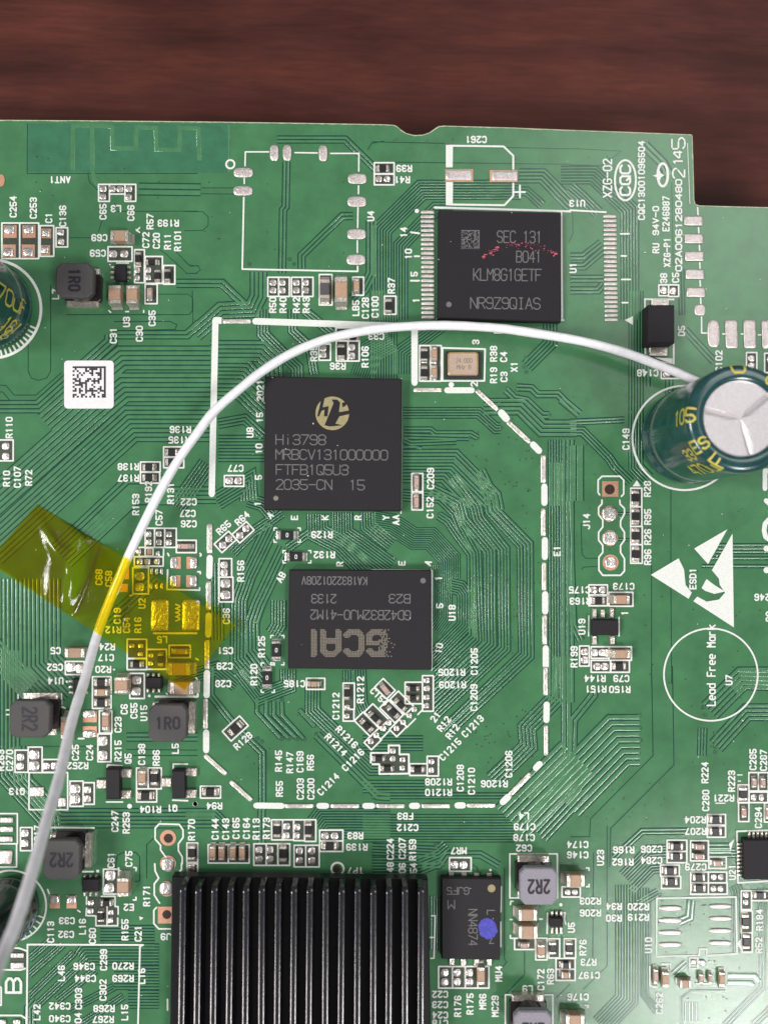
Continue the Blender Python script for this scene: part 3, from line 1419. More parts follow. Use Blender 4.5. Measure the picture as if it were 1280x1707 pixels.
# ------------------------------------------------------------------ traces
def offset(pts, d):
    out = []
    n = len(pts)
    for i, p in enumerate(pts):
        a = (p-pts[i-1]).normalized() if i else None; b = (pts[i+1]-p).normalized() if i < n-1 else None
        if a is None: a = b
        if b is None: b = a
        na, nb = Vector((-a.y, a.x)), Vector((-b.y, b.x)); mt = (na+nb)
        mt = mt.normalized() if mt.length > 1e-6 else na
        out.append(p+mt*(d/max(.45, mt.dot(na))))
    return out
def ribbon(g, pts, w, z, m):
    l, r = offset(pts, w/2), offset(pts, -w/2)
    vs = []; fs = []
    for p, q in zip(l, r): vs += [at(p.x, p.y, z), at(q.x, q.y, z)]
    for i in range(len(pts)-1): fs.append((2*i, 2*i+1, 2*i+3, 2*i+2))
    g.add(vs, fs, m)
def raised(g, pts, w, z, h, m):                      # trapezoid section
    e = min(1.1, w*.38); hs_ = (0, .57, .87, 1)
    half = [(w/2-e*k/3, z+h*hs_[k]) for k in range(4)]
    rows = half+[(-d, zz) for d, zz in reversed(half)]; R_ = len(rows)
    cols = [offset(pts, d) for d, _ in rows]
    vs = []; fs = []
    for i in range(len(pts)):
        for k in range(R_): vs.append(at(cols[k][i].x, cols[k][i].y, rows[k][1]))
    for i in range(len(pts)-1):
        for k in range(R_-1): fs.append((R_*i+k, R_*i+k+1, R_*i+R_+1+k, R_*i+R_+k))
    g.add(vs, fs, m)
tr = G(); bi = 0; vias = []
ox = oy = 0; sc = 3.879
for ln in TRACES.strip().splitlines():
    p = ln.split()
    if p[0] == '@': ox, oy = float(p[1]), float(p[2]); sc = float(p[3]) if len(p) > 3 else 1280/330; continue
    if p[0] == 'T': cnt, pitch, cs = int(p[1]), float(p[2]), p[3:]
    else: cnt, pitch, cs = 0, float(p[1]), p[2:]
    pts = [Vector((ox+float(cs[i])/sc, oy+float(cs[i+1])/sc)) for i in range(0, len(cs)-1, 2)]
    z = -.0014+bi*6e-6; bi += 1
    if cnt == 0: ribbon(tr, pts, pitch*1.0, z, 0); continue
    gapw = min(2.1, pitch*.46)
    ribbon(tr, pts, cnt*pitch+gapw-.3, z, 0)
    for k in range(cnt):
        d = (k-(cnt-1)/2)*pitch
        raised(tr, offset(pts, d), pitch-gapw, z+.0003, .0029, 1)
# via rings: at the ends of the short runs, and the small ground vias scattered over the pour
def via(px, py, r, ring=True):
    ps = pxsize(px, py); c = at(px, py); k = 10
    if ring:
        vs = [(c.x+r*ps*math.cos(2*math.pi*i/k), c.y+r*ps*math.sin(2*math.pi*i/k), 0.0016) for i in range(k)]
        vs += [(c.x+r*.55*ps*math.cos(2*math.pi*i/k), c.y+r*.55*ps*math.sin(2*math.pi*i/k), 0.0012) for i in range(k)]
        tr.add(vs, [(i, (i+1) % k, k+(i+1) % k, k+i) for i in range(k)], 1)
        ro = [(c.x+r*1.3*ps*math.cos(2*math.pi*i/k), c.y+r*1.3*ps*math.sin(2*math.pi*i/k), 0.0010) for i in range(k)]
        tr.add(ro, [tuple(range(k))], 0)
    tr.add([(c.x+r*.5*ps*math.cos(2*math.pi*i/6), c.y+r*.5*ps*math.sin(2*math.pi*i/6), 0.0013) for i in range(6)], [tuple(range(6))], 2)
VIA = [(667,735),(782,728),(795,730),(877,620),(873,612),(876,596),(876,601),(846,648),(862,649),(832,670),(876,671),(915,691),(812,706),(835,713),(927,769),(938,769),(916,794),
(1065,1192),(1055,1206),(1066,1214),(1054,1225),(1068,1234),(1054,1246),(1064,1256),(1055,1266),(1045,1276),(1172,1179),(1174,1192),(1191,1222),(1191,1234),(1191,1245),(1191,1254),(1173,1254),
(428,1166),(443,1166),(456,1166),(470,1166),(470,1232),(482,1232),(495,1232),(507,1232),(500,1184),(524,1210),(528,1224),(430,1231),(437,1236),(825,1288),(818,1294),(850,1353),(862,1358),
(95,1037),(92,1050),(93,1072),(80,1098),(65,1110),(58,1088),(733,857),(743,866),(726,1408),(728,1416),(478,618),(416,440),(483,432),(490,440),(1270,1606),(1120,1596)]
for x, y in VIA: via(x, y, 2.6)
rv = random.Random(3)
ZONES = [(760,690,900,820,45,1.1),(830,840,905,1100,20,1.1),(770,1180,900,1320,45,1.2),(940,640,1060,960,18,1.0),(1060,830,1280,1330,40,1.1),(1000,1290,1110,1390,14,1.2),(40,240,110,330,5,1.2),(160,280,380,340,10,1.1),
(330,350,380,400,4,1.1),(410,260,600,440,6,1.),(380,1180,540,1320,14,1.),(620,215,760,240,6,1.1),(920,1280,1000,1400,10,1.1),(1090,1480,1200,1560,12,1.3),(1080,1560,1240,1700,16,1.4),(850,230,1100,300,8,1.),(20,820,60,860,3,1),(720,960,900,1100,70,.9)]
for x0, y0, x1, y1, k, r in ZONES:
    for i in range(k): via(rv.uniform(x0, x1), rv.uniform(y0, y1), r*2, False)
tr.build('copper_traces', [M['gap'], M['trace'], M['hole']], BOARD, True, 'stuff')
# printed antenna area in the corner: bare core with a copper meander under the mask
quadmesh('antenna_area', [at(*p) for p in ((46,205.5),(384,206.5),(383,288),(45,286))], -.0013, M['gapsoft'], BOARD)
an = G()
for pts in ([(121.5,284),(122.5,209.5),(152,210)], [(154,284),(154.5,209),(185,210.5),(188,213),(188,247),(227,247.5),(228,212),(260,213),(262,249),(299,249.5),(301,213),(331,214),(333,268)],
            [(382,208),(381,288)], [(155,284),(158,300),(172,316)]):
    raised(an, [Vector(p) for p in pts], 7.5 if pts[0][0] < 300 and pts[0][1] != 284.5 else 2.5, -.0009, .0026, 0)
an.build('antenna_trace', [M['trace']], BOARD, True)

# ------------------------------------------------------------------ footprints, print and small parts from the list
op = G(); TEXTS = []; pending = []; cache = {}
def dark(pts, z):
    op.add([at(x, y, z) for x, y in pts], [tuple(range(len(pts)))[::-1]])
oz = [0.0]
def dz(): oz[0] += 1; return .0030+(oz[0] % 60)*9e-6
def pad(name, w_, h_, p, top, m, px, py, ang=0, z=0.0):
    key = (name, round(w_, 1), round(h_, 1), p, top, m)
    ps = pxsize(px, py)
    if key not in cache: cache[key] = mesh(name, *dome(w_*ps, h_*ps, p, top), M[m], smooth=True, link=False)
    c = at(px, py); o = put(name, cache[key], BOARD, loc=(c.x, c.y, .0012+z), rz=wang(px, py, ang)); return o
def flat(name, pts, z, m, parent): return mesh(name, [at(x, y, z) for x, y in pts], [tuple(range(len(pts)))[::-1]], M[m], parent)
def rot(cx, cy, w_, h_, a):
    a = math.radians(a); c, s = math.cos(a), math.sin(a)
    return [(cx+x*c-y*s, cy-(x*s+y*c)) for x, y in ((-w_/2, -h_/2), (w_/2, -h_/2), (w_/2, h_/2), (-w_/2, h_/2))]
def outline_print(pts, wpx, closed, name='printed_outline', z=.0036):
    g = G(); pxpoly(g, pts, wpx, z, closed); return g.build(name, M['silk'], BOARD)
def comp(kind, L, W, ang, px, py):
    pending.append((kind, L, W, ang, px, py))
ox = oy = 0; sc = 3.879
X = lambda v: ox+float(v)/sc
Y = lambda v: oy+float(v)/sc
D = lambda v: float(v)/sc
for ln in DATA.strip().splitlines():
    p = ln.split(); c = p[0]; q = p[1:]
    pr = lambda k: [(X(q[i]), Y(q[i+1])) for i in range(k, len(q)-1, 2)]
    if c == '@': ox, oy = float(q[0]), float(q[1]); sc = float(q[2]) if len(q) > 2 else 1280/330
    elif c == 't':
        h = float(q[4]) if len(q) > 4 else 12.3; ln_ = float(q[5]) if len(q) > 5 else None
        tx = q[3].replace('_', ' ')
        o = lettering('printed_code', M['silk'], BOARD, X(q[0]), Y(q[1]), float(q[2]), tx, h, ln_, 2.5 if h < 20 else h*.15)
        TEXTS.append((tx, X(q[0]), Y(q[1])))
    elif c == 'dg':                                  # date code of short separate bars
        g = G(); h = float(q[4])
        for p_, q_ in glyph_segments(q[3], h, h*.9, 2.6):
            a_, b_ = [tuple(p_[k]+(q_[k]-p_[k])*f_ for k in (0, 1)) for f_ in (.16, .84)]
            capsule(g, a_, b_, 2.8, .0042+.0001*len(g.f), lambda x, y, z: at(X(q[0])-y, Y(q[1])-x, z))
        g.build('printed_date_digit', M['silk'], BOARD)
    elif c in 'Bb' and len(c) == 1:
        x0, y0, x1, y1 = X(q[0]), Y(q[1]), X(q[2]), Y(q[3])
        pts = [(x0, y0), (x1, y0), (x1, y1), (x0, y1)]
        if c == 'B': dark(pts, dz())
        outline_print(pts, 2.6, True, z=.0037+rv.random()*.0002)
    elif c in ('X', 'b45'):
        pts = rot(X(q[0]), Y(q[1]), D(q[2]), D(q[3]), float(q[4]))
        dark(pts, dz()); outline_print(pts, 2.6, True, z=.0037+rv.random()*.0002)
    elif c == 'l': outline_print(pr(1), float(q[0]), False, z=.0037+rv.random()*.0002)
    elif c == 'f': flat('printed_mark', pr(0), .0040+rv.random()*.0003, 'silk', BOARD)
    elif c == 'F': dark(pr(0), dz())
    elif c == 'd': flat('printed_dot', [(X(q[0])+D(q[2])*math.cos(a*.5236), Y(q[1])-D(q[2])*math.sin(a*.5236)) for a in range(11, -1, -1)], .0049, 'silk', BOARD)
    elif c in ('ring', 'ringc'):
        r = D(q[2]); k = 24 if r < 20 else 72
        outline_print([(X(q[0])+r*math.cos(6.28319*i/k), Y(q[1])+r*(1.0 if c == 'ring' else .985)*math.sin(6.28319*i/k)) for i in range(k)], D(q[3]), True, 'printed_ring')
    elif c == 's':
        for x, y in pr(2): pad('solder_pad', D(q[0])*1.1, D(q[1])*1.1, 3, .012, 'solder', x, y, z=.002)
    elif c == 'o':
        for x, y in pr(2): pad('tinned_pad', D(q[0]), D(q[1]), 3.2, .010, 'tin', x, y)
    elif c == 'q':
        for x, y in pr(2): pad('tinned_pad', D(q[0]), D(q[1]), 9, .010, 'tin', x, y, z=.0035)
    elif c == 'Q': pad('tinned_pad', D(q[0]), D(q[1]), 8, .016, 'solder', X(q[2]), Y(q[3]))
    elif c == 'P': pad('shield_pad', D(q[0]), D(q[1]), 9, .014, 'strip', X(q[3]), Y(q[4]), float(q[2]))
    elif c == 'K':
        for x, y in pr(2): flat('copper_pad', rot(x, y, D(q[0]), D(q[1]), 0), .0036+rv.random()*.0004, 'copper', BOARD)
    elif c == 'E':
        for x, y in pr(2): flat('copper_ring', [(x+D(q[0])/2*math.cos(-6.28319*i/28), y+D(q[1])/2*math.sin(-6.28319*i/28)) for i in range(28)][::-1], .0036, 'copper', BOARD)
    elif c == 'HO':
        x, y, r = X(q[1]), Y(q[2]), D(q[0])
        flat('drill_hole', [(x+r*math.cos(-6.28319*i/20), y+r*math.sin(-6.28319*i/20)) for i in range(20)][::-1], .0046, 'hole', BOARD)
    elif c == 'sq':
        x, y0, y1 = X(q[0]), Y(q[1]), Y(q[3]); pts = []
        for i in range(25): pts.append((x-3+abs(math.sin(i/24*math.pi*4))*7, y0+(y1-y0)*i/24))
        outline_print(pts, 2.4, False)
    elif c == 'cr':
        x, y, hw, hh = X(q[0]), Y(q[1]), D(q[2])/2, D(q[3])/2
        for sx in (-1, 1):
            for sy in (-1, 1): outline_print([(x+sx*hw, y+sy*(hh-4)), (x+sx*hw, y+sy*hh), (x+sx*(hw-4), y+sy*hh)], 2.2, False)
    elif c in 'rcmz':
        for x, y in pr(3): comp(c, D(q[0]), D(q[1]), float(q[2]), x, y)
op.build('mask_openings', M['opening'], BOARD, kind='stuff')

# chip components: body, two terminals; meshes shared by size
uniq = {}
for t, x, y in TEXTS: uniq[t] = uniq.get(t, 0)+1
used = set()
def where(px, py, head, exclude=()):
    ts = sorted(((x-px)**2+(y-py)**2, t, x, y) for t, x, y in TEXTS if uniq[t] == 1 and len(t) > 1)
    for d, t, x, y in ts:
        dx, dy = px-x, py-y
        if abs(dx) > 2*abs(dy): r = 'right of' if dx > 0 else 'left of'
        elif abs(dy) > 2*abs(dx): r = 'below' if dy > 0 else 'above'
        else: r = ('below' if dy > 0 else 'above')+(' and right of' if dx > 0 else ' and left of')
        s = '%s %s the white print %s' % (head, r, t)
        if s not in used: used.add(s); return s
def block(L, W, h, x=0.0, z0=0.0, bev=.006): return prism(rect(x, 0, L, W), z0, h, bev)
for kind, L, W, ang, px, py in sorted(pending, key=lambda a: a[0]):
    ps = pxsize(px, py); l, w_ = L*ps, W*ps
    if kind in 'rz':
        name, cat, grp = 'chip_resistor', 'resistor', 'black chip resistors on the board'
        head = 'black chip resistor' if kind == 'r' else 'black chip resistor printed with a white zero'
        h = .034; bl = l*(.46 if kind == 'r' else .56); tl = (l*.80-bl)/2; bm = 'res'
    elif kind == 'm':
        name, cat, grp = 'ferrite_bead', 'ferrite bead', None; head = 'dark grey ferrite bead with pale ends'
        h = .07; bl = l*.5; tl = l*.16; bm = 'ferr'
    else:
        name, cat, grp = 'ceramic_capacitor', 'capacitor', 'tan ceramic capacitors on the board'
        big = W > 14
        head = ('large tan ceramic capacitor' if big else 'small pinkish ceramic capacitor' if W < 9 else 'tan ceramic capacitor')
        h = .105 if big else max(.045, min(.085, w_*.85)); bl = l*.6; tl = l*.2; bm = 'mlcc' if W >= 9 else 'mlccp'
    c = at(px, py, h)
    root = thing(name, where(px, py, head), cat, grp, (c.x, c.y, .003), wang(px, py, ang))
    key = (kind, round(L, 1), round(W, 1))
    if key not in cache:
        g = G(); g.add(*block(bl, w_*.96, h*.985, 0, .004)); b_ = g
        t = G(); x0 = bl/2+tl/2
        t.add(*prism(rect(0, 0, tl, w_), 0, h, .008))
        ext = (l*.10 if kind in 'rz' else min(.05, l*.2)); e0 = tl/2-.001
        v = [(e0, -w_*.5, 0), (e0, w_*.5, 0), (e0+ext, w_*.46, 0), (e0+ext, -w_*.46, 0), (e0, -w_*.45, h*.72), (e0, w_*.45, h*.72), (e0+ext*.5, w_*.42, h*.22), (e0+ext*.5, -w_*.42, h*.22), (e0+ext, w_*.44, .003), (e0+ext, -w_*.44, .003)]
        t.add(v, [(4, 7, 6, 5), (7, 9, 8, 6), (0, 3, 9, 7, 4), (1, 5, 6, 8, 2), (2, 8, 9, 3)])
        cache[key] = (mesh('body', b_.v, b_.f, M[bm], link=False), mesh('terminal', t.v, t.f, M['term' if kind != 'z' else 'solder'], link=False), x0)
    bm_, tm, x0 = cache[key]
    put('body', bm_, root)
    put('terminal', tm, root, loc=(x0, 0, 0)); put('terminal', tm, root, loc=(-x0, 0, 0), rz=math.pi)
    if kind == 'z':
        g = G(); a0 = -root.rotation_euler.z
        for i, (p_, q_) in enumerate(glyph_segments('0', 7.4, 4.6, 1.2)):
            capsule(g, (p_[0]*ps, p_[1]*ps), (q_[0]*ps, q_[1]*ps), 1.2*ps, h+.001+.00012*i, lambda x, y, z: Vector((x*math.cos(a0+math.pi/2*0)-y*math.sin(a0), x*math.sin(a0)+y*math.cos(a0), z)))
        g.build('printed_zero', M['silk'], root)

# ------------------------------------------------------------------ packages
root_body = {}
def body_of(root): return root_body.get(root.name, root)
def chip(name, label, cat, quad, h, m='chip', bev=.012, z0=.012):
    q = [at(x, y, h) for x, y in quad]; c = sum(q, Vector())/len(q)
    root = thing(name, label, cat, None, (c.x, c.y, 0))
    loc = [(p.x-c.x, p.y-c.y) for p in q]
    root_body[root.name] = mesh('body', *prism(loc[::-1], z0, h, bev), M[m], root); return root
def onto(root, name, m, cx, cy, ang, text, h, length, sw, z):
    b = Vector((root.location.x, root.location.y, 0)); a = math.radians(ang); ca, sa = math.cos(a), math.sin(a)
    f = lambda x, y, zz: at(cx+x*ca-y*sa, cy-(x*sa+y*ca), zz)-b
    return lettering(name, M[m], body_of(root), cx, cy, ang, text, h, length, sw, z, f)
def spot(root, name, m, cx, cy, r, z, ry=None, n=20, jag=0):
    b = Vector((root.location.x, root.location.y, 0)); rj = random.Random(int(cx*7+cy))
    pts = []
    for i in range(n):
        a = -2*math.pi*i/n; k = 1+rj.uniform(-jag, jag)
        pts.append(at(cx+r*k*math.cos(a), cy+(ry or r)*k*math.sin(a), z)-b)
    return mesh(name, pts, [tuple(range(n))], M[m], body_of(root))
def modules(root, name, m, x0, y0, x1, y1, n, z, seed, border=True, jit=0):
    g = G(); r = random.Random(seed); b = Vector((root.location.x, root.location.y, 0)); dx, dy = (x1-x0)/n, (y1-y0)/n
    for i in range(n):
        for j in range(n):
            on = r.random() < .47
            if border:
                if i == n-1 or j == 0: on = True
                elif j == n-1: on = i % 2 == 0
                elif i == 0: on = j % 2 == 0
            if on: g.add([at(x0+(i+u)*dx, y0+(j+v)*dy, z)-b for u, v in ((.02, .02), (.02, .98), (.98, .98), (.98, .02))], [(0, 1, 2, 3)])
    return g.build(name, M[m], body_of(root))
# processor
H = .11
cpu = chip('processor_chip', 'large square black chip with a round gold emblem and the marking Hi3798', 'chip', [(442,627),(670,631),(669,852),(440,850)], H)
for tx, cx, cy, ln_ in (('Hi3798',501.5,733,85),('MRBCV131000000',553,758,188),('FTFB1Q5U3',520.5,783,122),('2035-CN  15',534,808,149)):
    onto(cpu, 'laser_lettering', 'laser', cx, cy, -.4, tx, 18, ln_, 1.7, H+.0012)
em = spot(cpu, 'round_emblem', 'gold', 554, 689, 28, H+.0012, n=40)
b0 = Vector((cpu.location.x, cpu.location.y, 0)); g = G()
def on_cpu(x, y, z): return at(x, y, z)-b0
for poly in ([(535,668),(541,664),(538,679),(548,677),(546,694),(540,694),(541,683),(536,685),(532,694),(529,694)], [(553,666),(562,666),(567,671),(565,687),(583,684),(583,690),(566,694),(559,706),(571,709),(550,711),(541,709),(548,692),(556,672)],
             [(570,672),(577,669),(577,676),(571,679)]):
    g.add([on_cpu(x, y, H+.0020+.0001*len(g.f)) for x, y in poly], [tuple(range(len(poly)))[::-1]])
g.build('emblem_letters', M['chip'], body_of(cpu))
spot(cpu, 'pin_one_dot', 'laserwarm', 460, 830.5, 4.2, H+.0012)
# storage chip with its long rows of pads
H = .09
emmc = chip('memory_chip', 'black flash memory chip with pink residue between its two rows of pads', 'chip', [(731,350),(935,354),(935,536),(729,531)], H)
for tx, cx, cy, ln_, hh in (('SEC 131',865.5,395,76,21),('B041',881,428,43,20),('KLM8G1GETF',845.5,458,115,21),('NR9Z9QIAS',842,505.5,118,20)):
    onto(emmc, 'laser_lettering', 'laser', cx, cy, -.6, tx, hh, ln_, 1.7, H+.0012)
modules(emmc, 'square_code', 'laser', 768.5, 383.5, 799, 415, 17, H+.0012, 5)
spot(emmc, 'pin_one_dot', 'laser', 748, 507.5, 4.6, H+.0012)
g = G(); rj = random.Random(11); b0 = Vector((emmc.location.x, emmc.location.y, 0))
for i in range(70):
    t = rj.random(); x = 806+122*t; y = 428-16*math.sin(t*math.pi)*1.1-5*t+rj.gauss(0, 3.5); r = rj.choice((.4, .5, .7, 1.0)) if i > 3 else 1.9
    if i in (0, 1): x, y = (806, 428) if i == 0 else (926, 423)
    k = 7; st = rj.uniform(1, 2.4)
    g.add([at(x+r*st*math.cos(-6.2832*a/k), y+r*math.sin(-6.2832*a/k), H+.0018+.00003*i)-b0 for a in range(k)], [tuple(range(k))])
g.build('pink_residue', M['pink'], body_of(emmc), kind='stuff')
for x0, y0, x1, y1, k in ((712.5,354,713.5,529,24),(1016,361,1018.5,533.5,24)):
    for i in range(k):
        t = i/(k-1); pad('contact_pad', 23, 5.4, 6, .012, 'tin', x0+(x1-x0)*t, y0+(y1-y0)*t, -.6)
# working memory, printed upside down
H = .10
ram = chip('memory_chip', 'black memory chip with upside down lettering and a big dotted GCAI', 'chip', [(482,949.5),(719,950.5),(719.5,1117),(480,1114.5)], H)
for tx, cx, cy, ln_, hh in (('KA1832201208V',557.5,968,110,14.5),('2133',540,998,43,16),('B23',666,998,37,16),('GD42B32MJ0-41M2',601,1025,168,17)):
    onto(ram, 'laser_lettering', 'laser', cx, cy, 180-.4, tx, hh, ln_, 1.8, H+.0012)
spot(ram, 'pin_one_dot', 'laser', 705, 968, 4.6, H+.0012)
g = G(); b0 = Vector((ram.location.x, ram.location.y, 0)); rj = random.Random(4)
segs = []
for i, ch in enumerate('GCAI'):
    wd = (25, 24, 25, 0)[i]; xo = (42, 3.5, -35, -63)[i]
    for st in ([[(.5, 0), (.5, 1)]] if ch == 'I' else [[(0, 0), (0, .8), (.3, 1), (.7, 1), (1, .8), (1, 0)], [(0, .4), (1, .4)]] if ch == 'A' else strokes(ch)):
        for a, b in zip(st, st[1:]): segs.append(((xo-wd/2+(1-a[0])*wd if False else xo+wd/2-a[0]*wd, (a[1]-.5)*38), (xo+wd/2-b[0]*wd, (b[1]-.5)*38)))
def near(x, y):
    best = 1e9
    for (ax, ay), (bx, by) in segs:
        dx, dy = bx-ax, by-ay; t = max(0, min(1, ((x-ax)*dx+(y-ay)*dy)/max(1e-9, dx*dx+dy*dy)))
        best = min(best, math.hypot(x-ax-t*dx, y-ay-t*dy))
    return best
for i in range(-26, 38):
    for j in range(-10, 11):
        x, y = i*2.55, j*2.45; fade = 1 if x < 48 else max(0, 1-(x-48)/36)
        if (near(x, y) < 4.9 or (x > 44 and rj.random() < .45*fade)) and rj.random() < fade and abs(y) < 24:
            cx, cy = 586+x, 1072+y
            g.add([at(cx+u*1.95/2, cy+v*1.95/2, H+.0012)-b0 for u, v in ((-1, 1), (1, 1), (1, -1), (-1, -1))], [(0, 1, 2, 3)])
g.build('dotted_lettering', M['laserwarm'], body_of(ram))
# power chip with the blue ink blob
H = .085
mu = chip('power_chip', 'black power chip with a blue ink blot below the print MR7', 'chip', [(736,1463),(835,1464),(833,1601),(736,1599)], H)
for tx, cx, cy, an, ln_, hh in (('GJF5',763,1485,180,38,13),('NN4874',788,1546,-90,62,16),('L',818,1521,-90,9,14),('7',819,1567,180,9,13),('M',752,1508,180,13,16)):
    onto(mu, 'laser_lettering', 'laser', cx, cy, an, tx, hh, ln_, 1.6, H+.0012)
spot(mu, 'blue_ink_blot', 'blue', 813, 1548, 16, H+.0030, 17, 22, .1); spot(mu, 'pin_one_dot', 'gold', 819, 1481, 6.5, H+.0013)
for i, (x, y) in enumerate(((752,1461),(773,1461),(794,1461),(815,1461),(753,1602),(772,1604),(794,1604),(815,1603))):
    c = at(x, y, .02); mesh('pin', *prism(rect(c.x-mu.location.x, c.y-mu.location.y, .05, .07), .006, .03, .004), M['term'], mu)
# small multi-pin packages: body box in photo pixels, pins along two sides
def pinned(name, label, cat, x0, y0, x1, y1, h, top=0, bot=0, left=0, right=0, pl=7, pw=5, m='chip', extra=()):
    root = chip(name, label, cat, [(x0, y0), (x1, y0), (x1, y1), (x0, y1)], h, m, .012, .015)
    if name in ('regulator_chip', 'transistor'): root['group'] = 'small black chips with short silver pins'
    spots = []
    for k, ys in ((top, y0-pl*.5+1), (bot, y1+pl*.5-1)):
        for i in range(k): spots.append((x0+(x1-x0)*(i+.5)/k, ys, pw, pl))
    for k, xs in ((left, x0-pl*.5+1), (right, x1+pl*.5-1)):
        for i in range(k): spots.append((xs, y0+(y1-y0)*(i+.5)/k, pl, pw))
    spots += list(extra)
    for x, y, a, b in spots:
        c = at(x, y, .02); ps = pxsize(x, y)
        dx, dy = c.x-root.location.x, c.y-root.location.y
        vs, fs = prism(rect(dx, dy, a*ps, b*ps), .004, .03, .008); mesh('pin', vs, fs, M['term'], root)
    return root
pinned('regulator_chip', 'small black six pin chip between the print C59 and the tan capacitors', 'chip', 191, 441, 211, 467, .07, left=3, right=3, pl=8, pw=4.5)
pinned('regulator_chip', 'small black six pin chip under the white sleeving beside the print U14', 'chip', 122, 1131, 140, 1159, .07, left=3, right=3, pl=8, pw=4.5)
pinned('regulator_chip', 'small black six pin chip at the lower edge of the amber tape', 'chip', 243, 1129, 270, 1148, .07, top=3, bot=3, pl=8, pw=4.5)
pinned('regulator_chip', 'small black six pin chip left of the print C61', 'chip', 137, 1465, 166, 1487, .07, top=3, bot=3, pl=8, pw=4.5)
pinned('regulator_chip', 'small black six pin chip below the palest inductor', 'chip', 916, 1530, 938, 1546, .07, top=3, bot=3, pl=12, pw=4)
u19 = pinned('regulator_chip', 'black five pin chip right of the print U19', 'chip', 988, 1033, 1031, 1059, .09, extra=((990,1023,7,17),(1004,1023,7,15),(1019,1022,7,17),(990,1067,8,15),(1020,1067,8,15)))
pinned('transistor', 'black three legged transistor right of a single bright lug left of the print R104', 'transistor', 177, 1281, 200, 1333, .1, extra=((170,1307,17,15),(210,1289,20,14),(209,1324,20,14)))
pinned('transistor', 'black three legged transistor just left of the print R94', 'transistor', 287, 1284, 309, 1331, .1, extra=((278,1304,18,15),(319,1287,20,14),(318,1323,20,14)))
d5 = pinned('diode', 'black rectangular diode with silver end tabs beside the print D5', 'diode', 1080, 508, 1124, 572, .2, extra=((1100,505,30,11),(1097,582,30,24)))
qf = chip('network_chip', 'black chip with fine silver pins at the right edge beside U21', 'chip', [(1240,1400),(1330,1399),(1330,1466),(1241,1467)], .085)
for i in range(13): 
    x = 1248+i*7; c = at(x, 1392, .02); mesh('pin', *prism(rect(c.x-qf.location.x, c.y-qf.location.y, .022, .06), .004, .024, .004), M['term'], qf)
for i in range(9):
    y = 1407+i*6.4; c = at(1233, y, .02); mesh('pin', *prism(rect(c.x-qf.location.x, c.y-qf.location.y, .06, .02), .004, .024, .004), M['term'], qf)
# crystal
cr = chip('crystal_oscillator', 'small crystal can with a pale pink metal lid beside the print X1', 'crystal', [(742,585),(803,586),(802,632),(742,631)], .035, 'ceramic', .006)
q = [at(x, y, .07) for x, y in ((746,587),(797,587),(796,625),(746,625))]; lo = cr.location
def rr_(x0, y0, x1, y1, z, r=4.5):
    out = []
    for cx, cy, a0 in ((x1-r, y0+r, 0), (x0+r, y0+r, 90), (x0+r, y1-r, 180), (x1-r, y1-r, 270)):
        for k in range(5): a = math.radians(a0+22.5*k); out.append(at(cx+r*math.cos(a), cy-r*math.sin(a), z)-Vector((lo.x, lo.y, 0)))
    return out
mesh('rim', *prism(rr_(746, 587, 797, 626, .06), .036, .06, .004), M['lidrim'], cr)
mesh('lid', *prism(rr_(748, 588.5, 795, 624.5, .072), .055, .072, .004), M['lid'], cr); root_body[cr.name] = bpy.data.objects['lid']
for tx, cy, hh, ln_ in (('24.000', 601, 7.5, 28), ('MHz 8', 612, 7.5, 24)): onto(cr, 'faint_lettering', 'laserwarm', 773, cy, 0, tx, hh, ln_, .8, .0735)
# power inductors: footed base, dark wound core, lettered flange
def inductor(label, x0, y0, x1, y1, text, ang, pale, feet, h=.30, cut=.14, tl=34, th=24, off=(0, 0), notch=()):
    q = [at(x, y, h) for x, y in ((x0, y0), (x1, y0), (x1, y1), (x0, y1))]; c = sum(q, Vector())/4
    root = thing('power_inductor', label, 'inductor', 'square power inductors on the board', (c.x, c.y, 0))
    W2 = (q[1]-q[0]).length/2; H2 = (q[3]-q[0]).length/2; rz = math.atan2((q[1]-q[0]).y, (q[1]-q[0]).x)
    k = cut*W2*2
    octo = [(-W2+k, -H2), (W2-k, -H2), (W2, -H2+k), (W2, H2-k), (W2-k, H2), (-W2+k, H2), (-W2, H2-k), (-W2, -H2+k)]
    root_body[root.name] = mesh('flange', *prism(octo, h-.07, h, .012), M['indl' if pale else 'ind'], root)
    n_ = 20; r = W2*.86
    cyl = [(r*math.cos(2*math.pi*i/n_), r*math.sin(2*math.pi*i/n_)) for i in range(n_)]
    mesh('core', *prism(cyl, .06, h-.07), M['core'], root)
    mesh('base', *prism([(x*1.0, y*1.0) for x, y in octo], .016, .07, .006), M['core'], root)
    for s in (-1, 1):
        if feet == 'y': rc = rect(0, s*H2*.98, W2*1.75, H2*.34)
        else: rc = rect(s*W2*.98, 0, W2*.34, H2*1.75)
        mesh('foot', *prism(rc, .004, .075, .01), M['term'], root)
    cx, cy = (x0+x1)/2+off[0], (y0+y1)/2+off[1]
    onto(root, 'printed_lettering', 'ink', cx, cy, ang, text, th, tl, 4.0, h+.0015)
    return root
inductor('dark grey inductor marked 1R0 sideways below the print C59, near the left edge', 93, 438, 156, 495, '1R0', -90, False, 'y', tl=40, th=21)
inductor('dark grey inductor marked 2R2 sideways left of the white sleeving', 16, 1167, 84, 1230, '2R2', -90, False, 'y', tl=42, th=27)
inductor('dark grey inductor marked 1R0 upright just below the amber tape', 248, 1174, 312, 1237, '1R0', 0, False, 'x', tl=43, th=22)
inductor('dark grey inductor marked 2R2 upside down right of the white sleeving', 72, 1400, 134, 1467, '2R2', 180, False, 'x', tl=41, th=25)
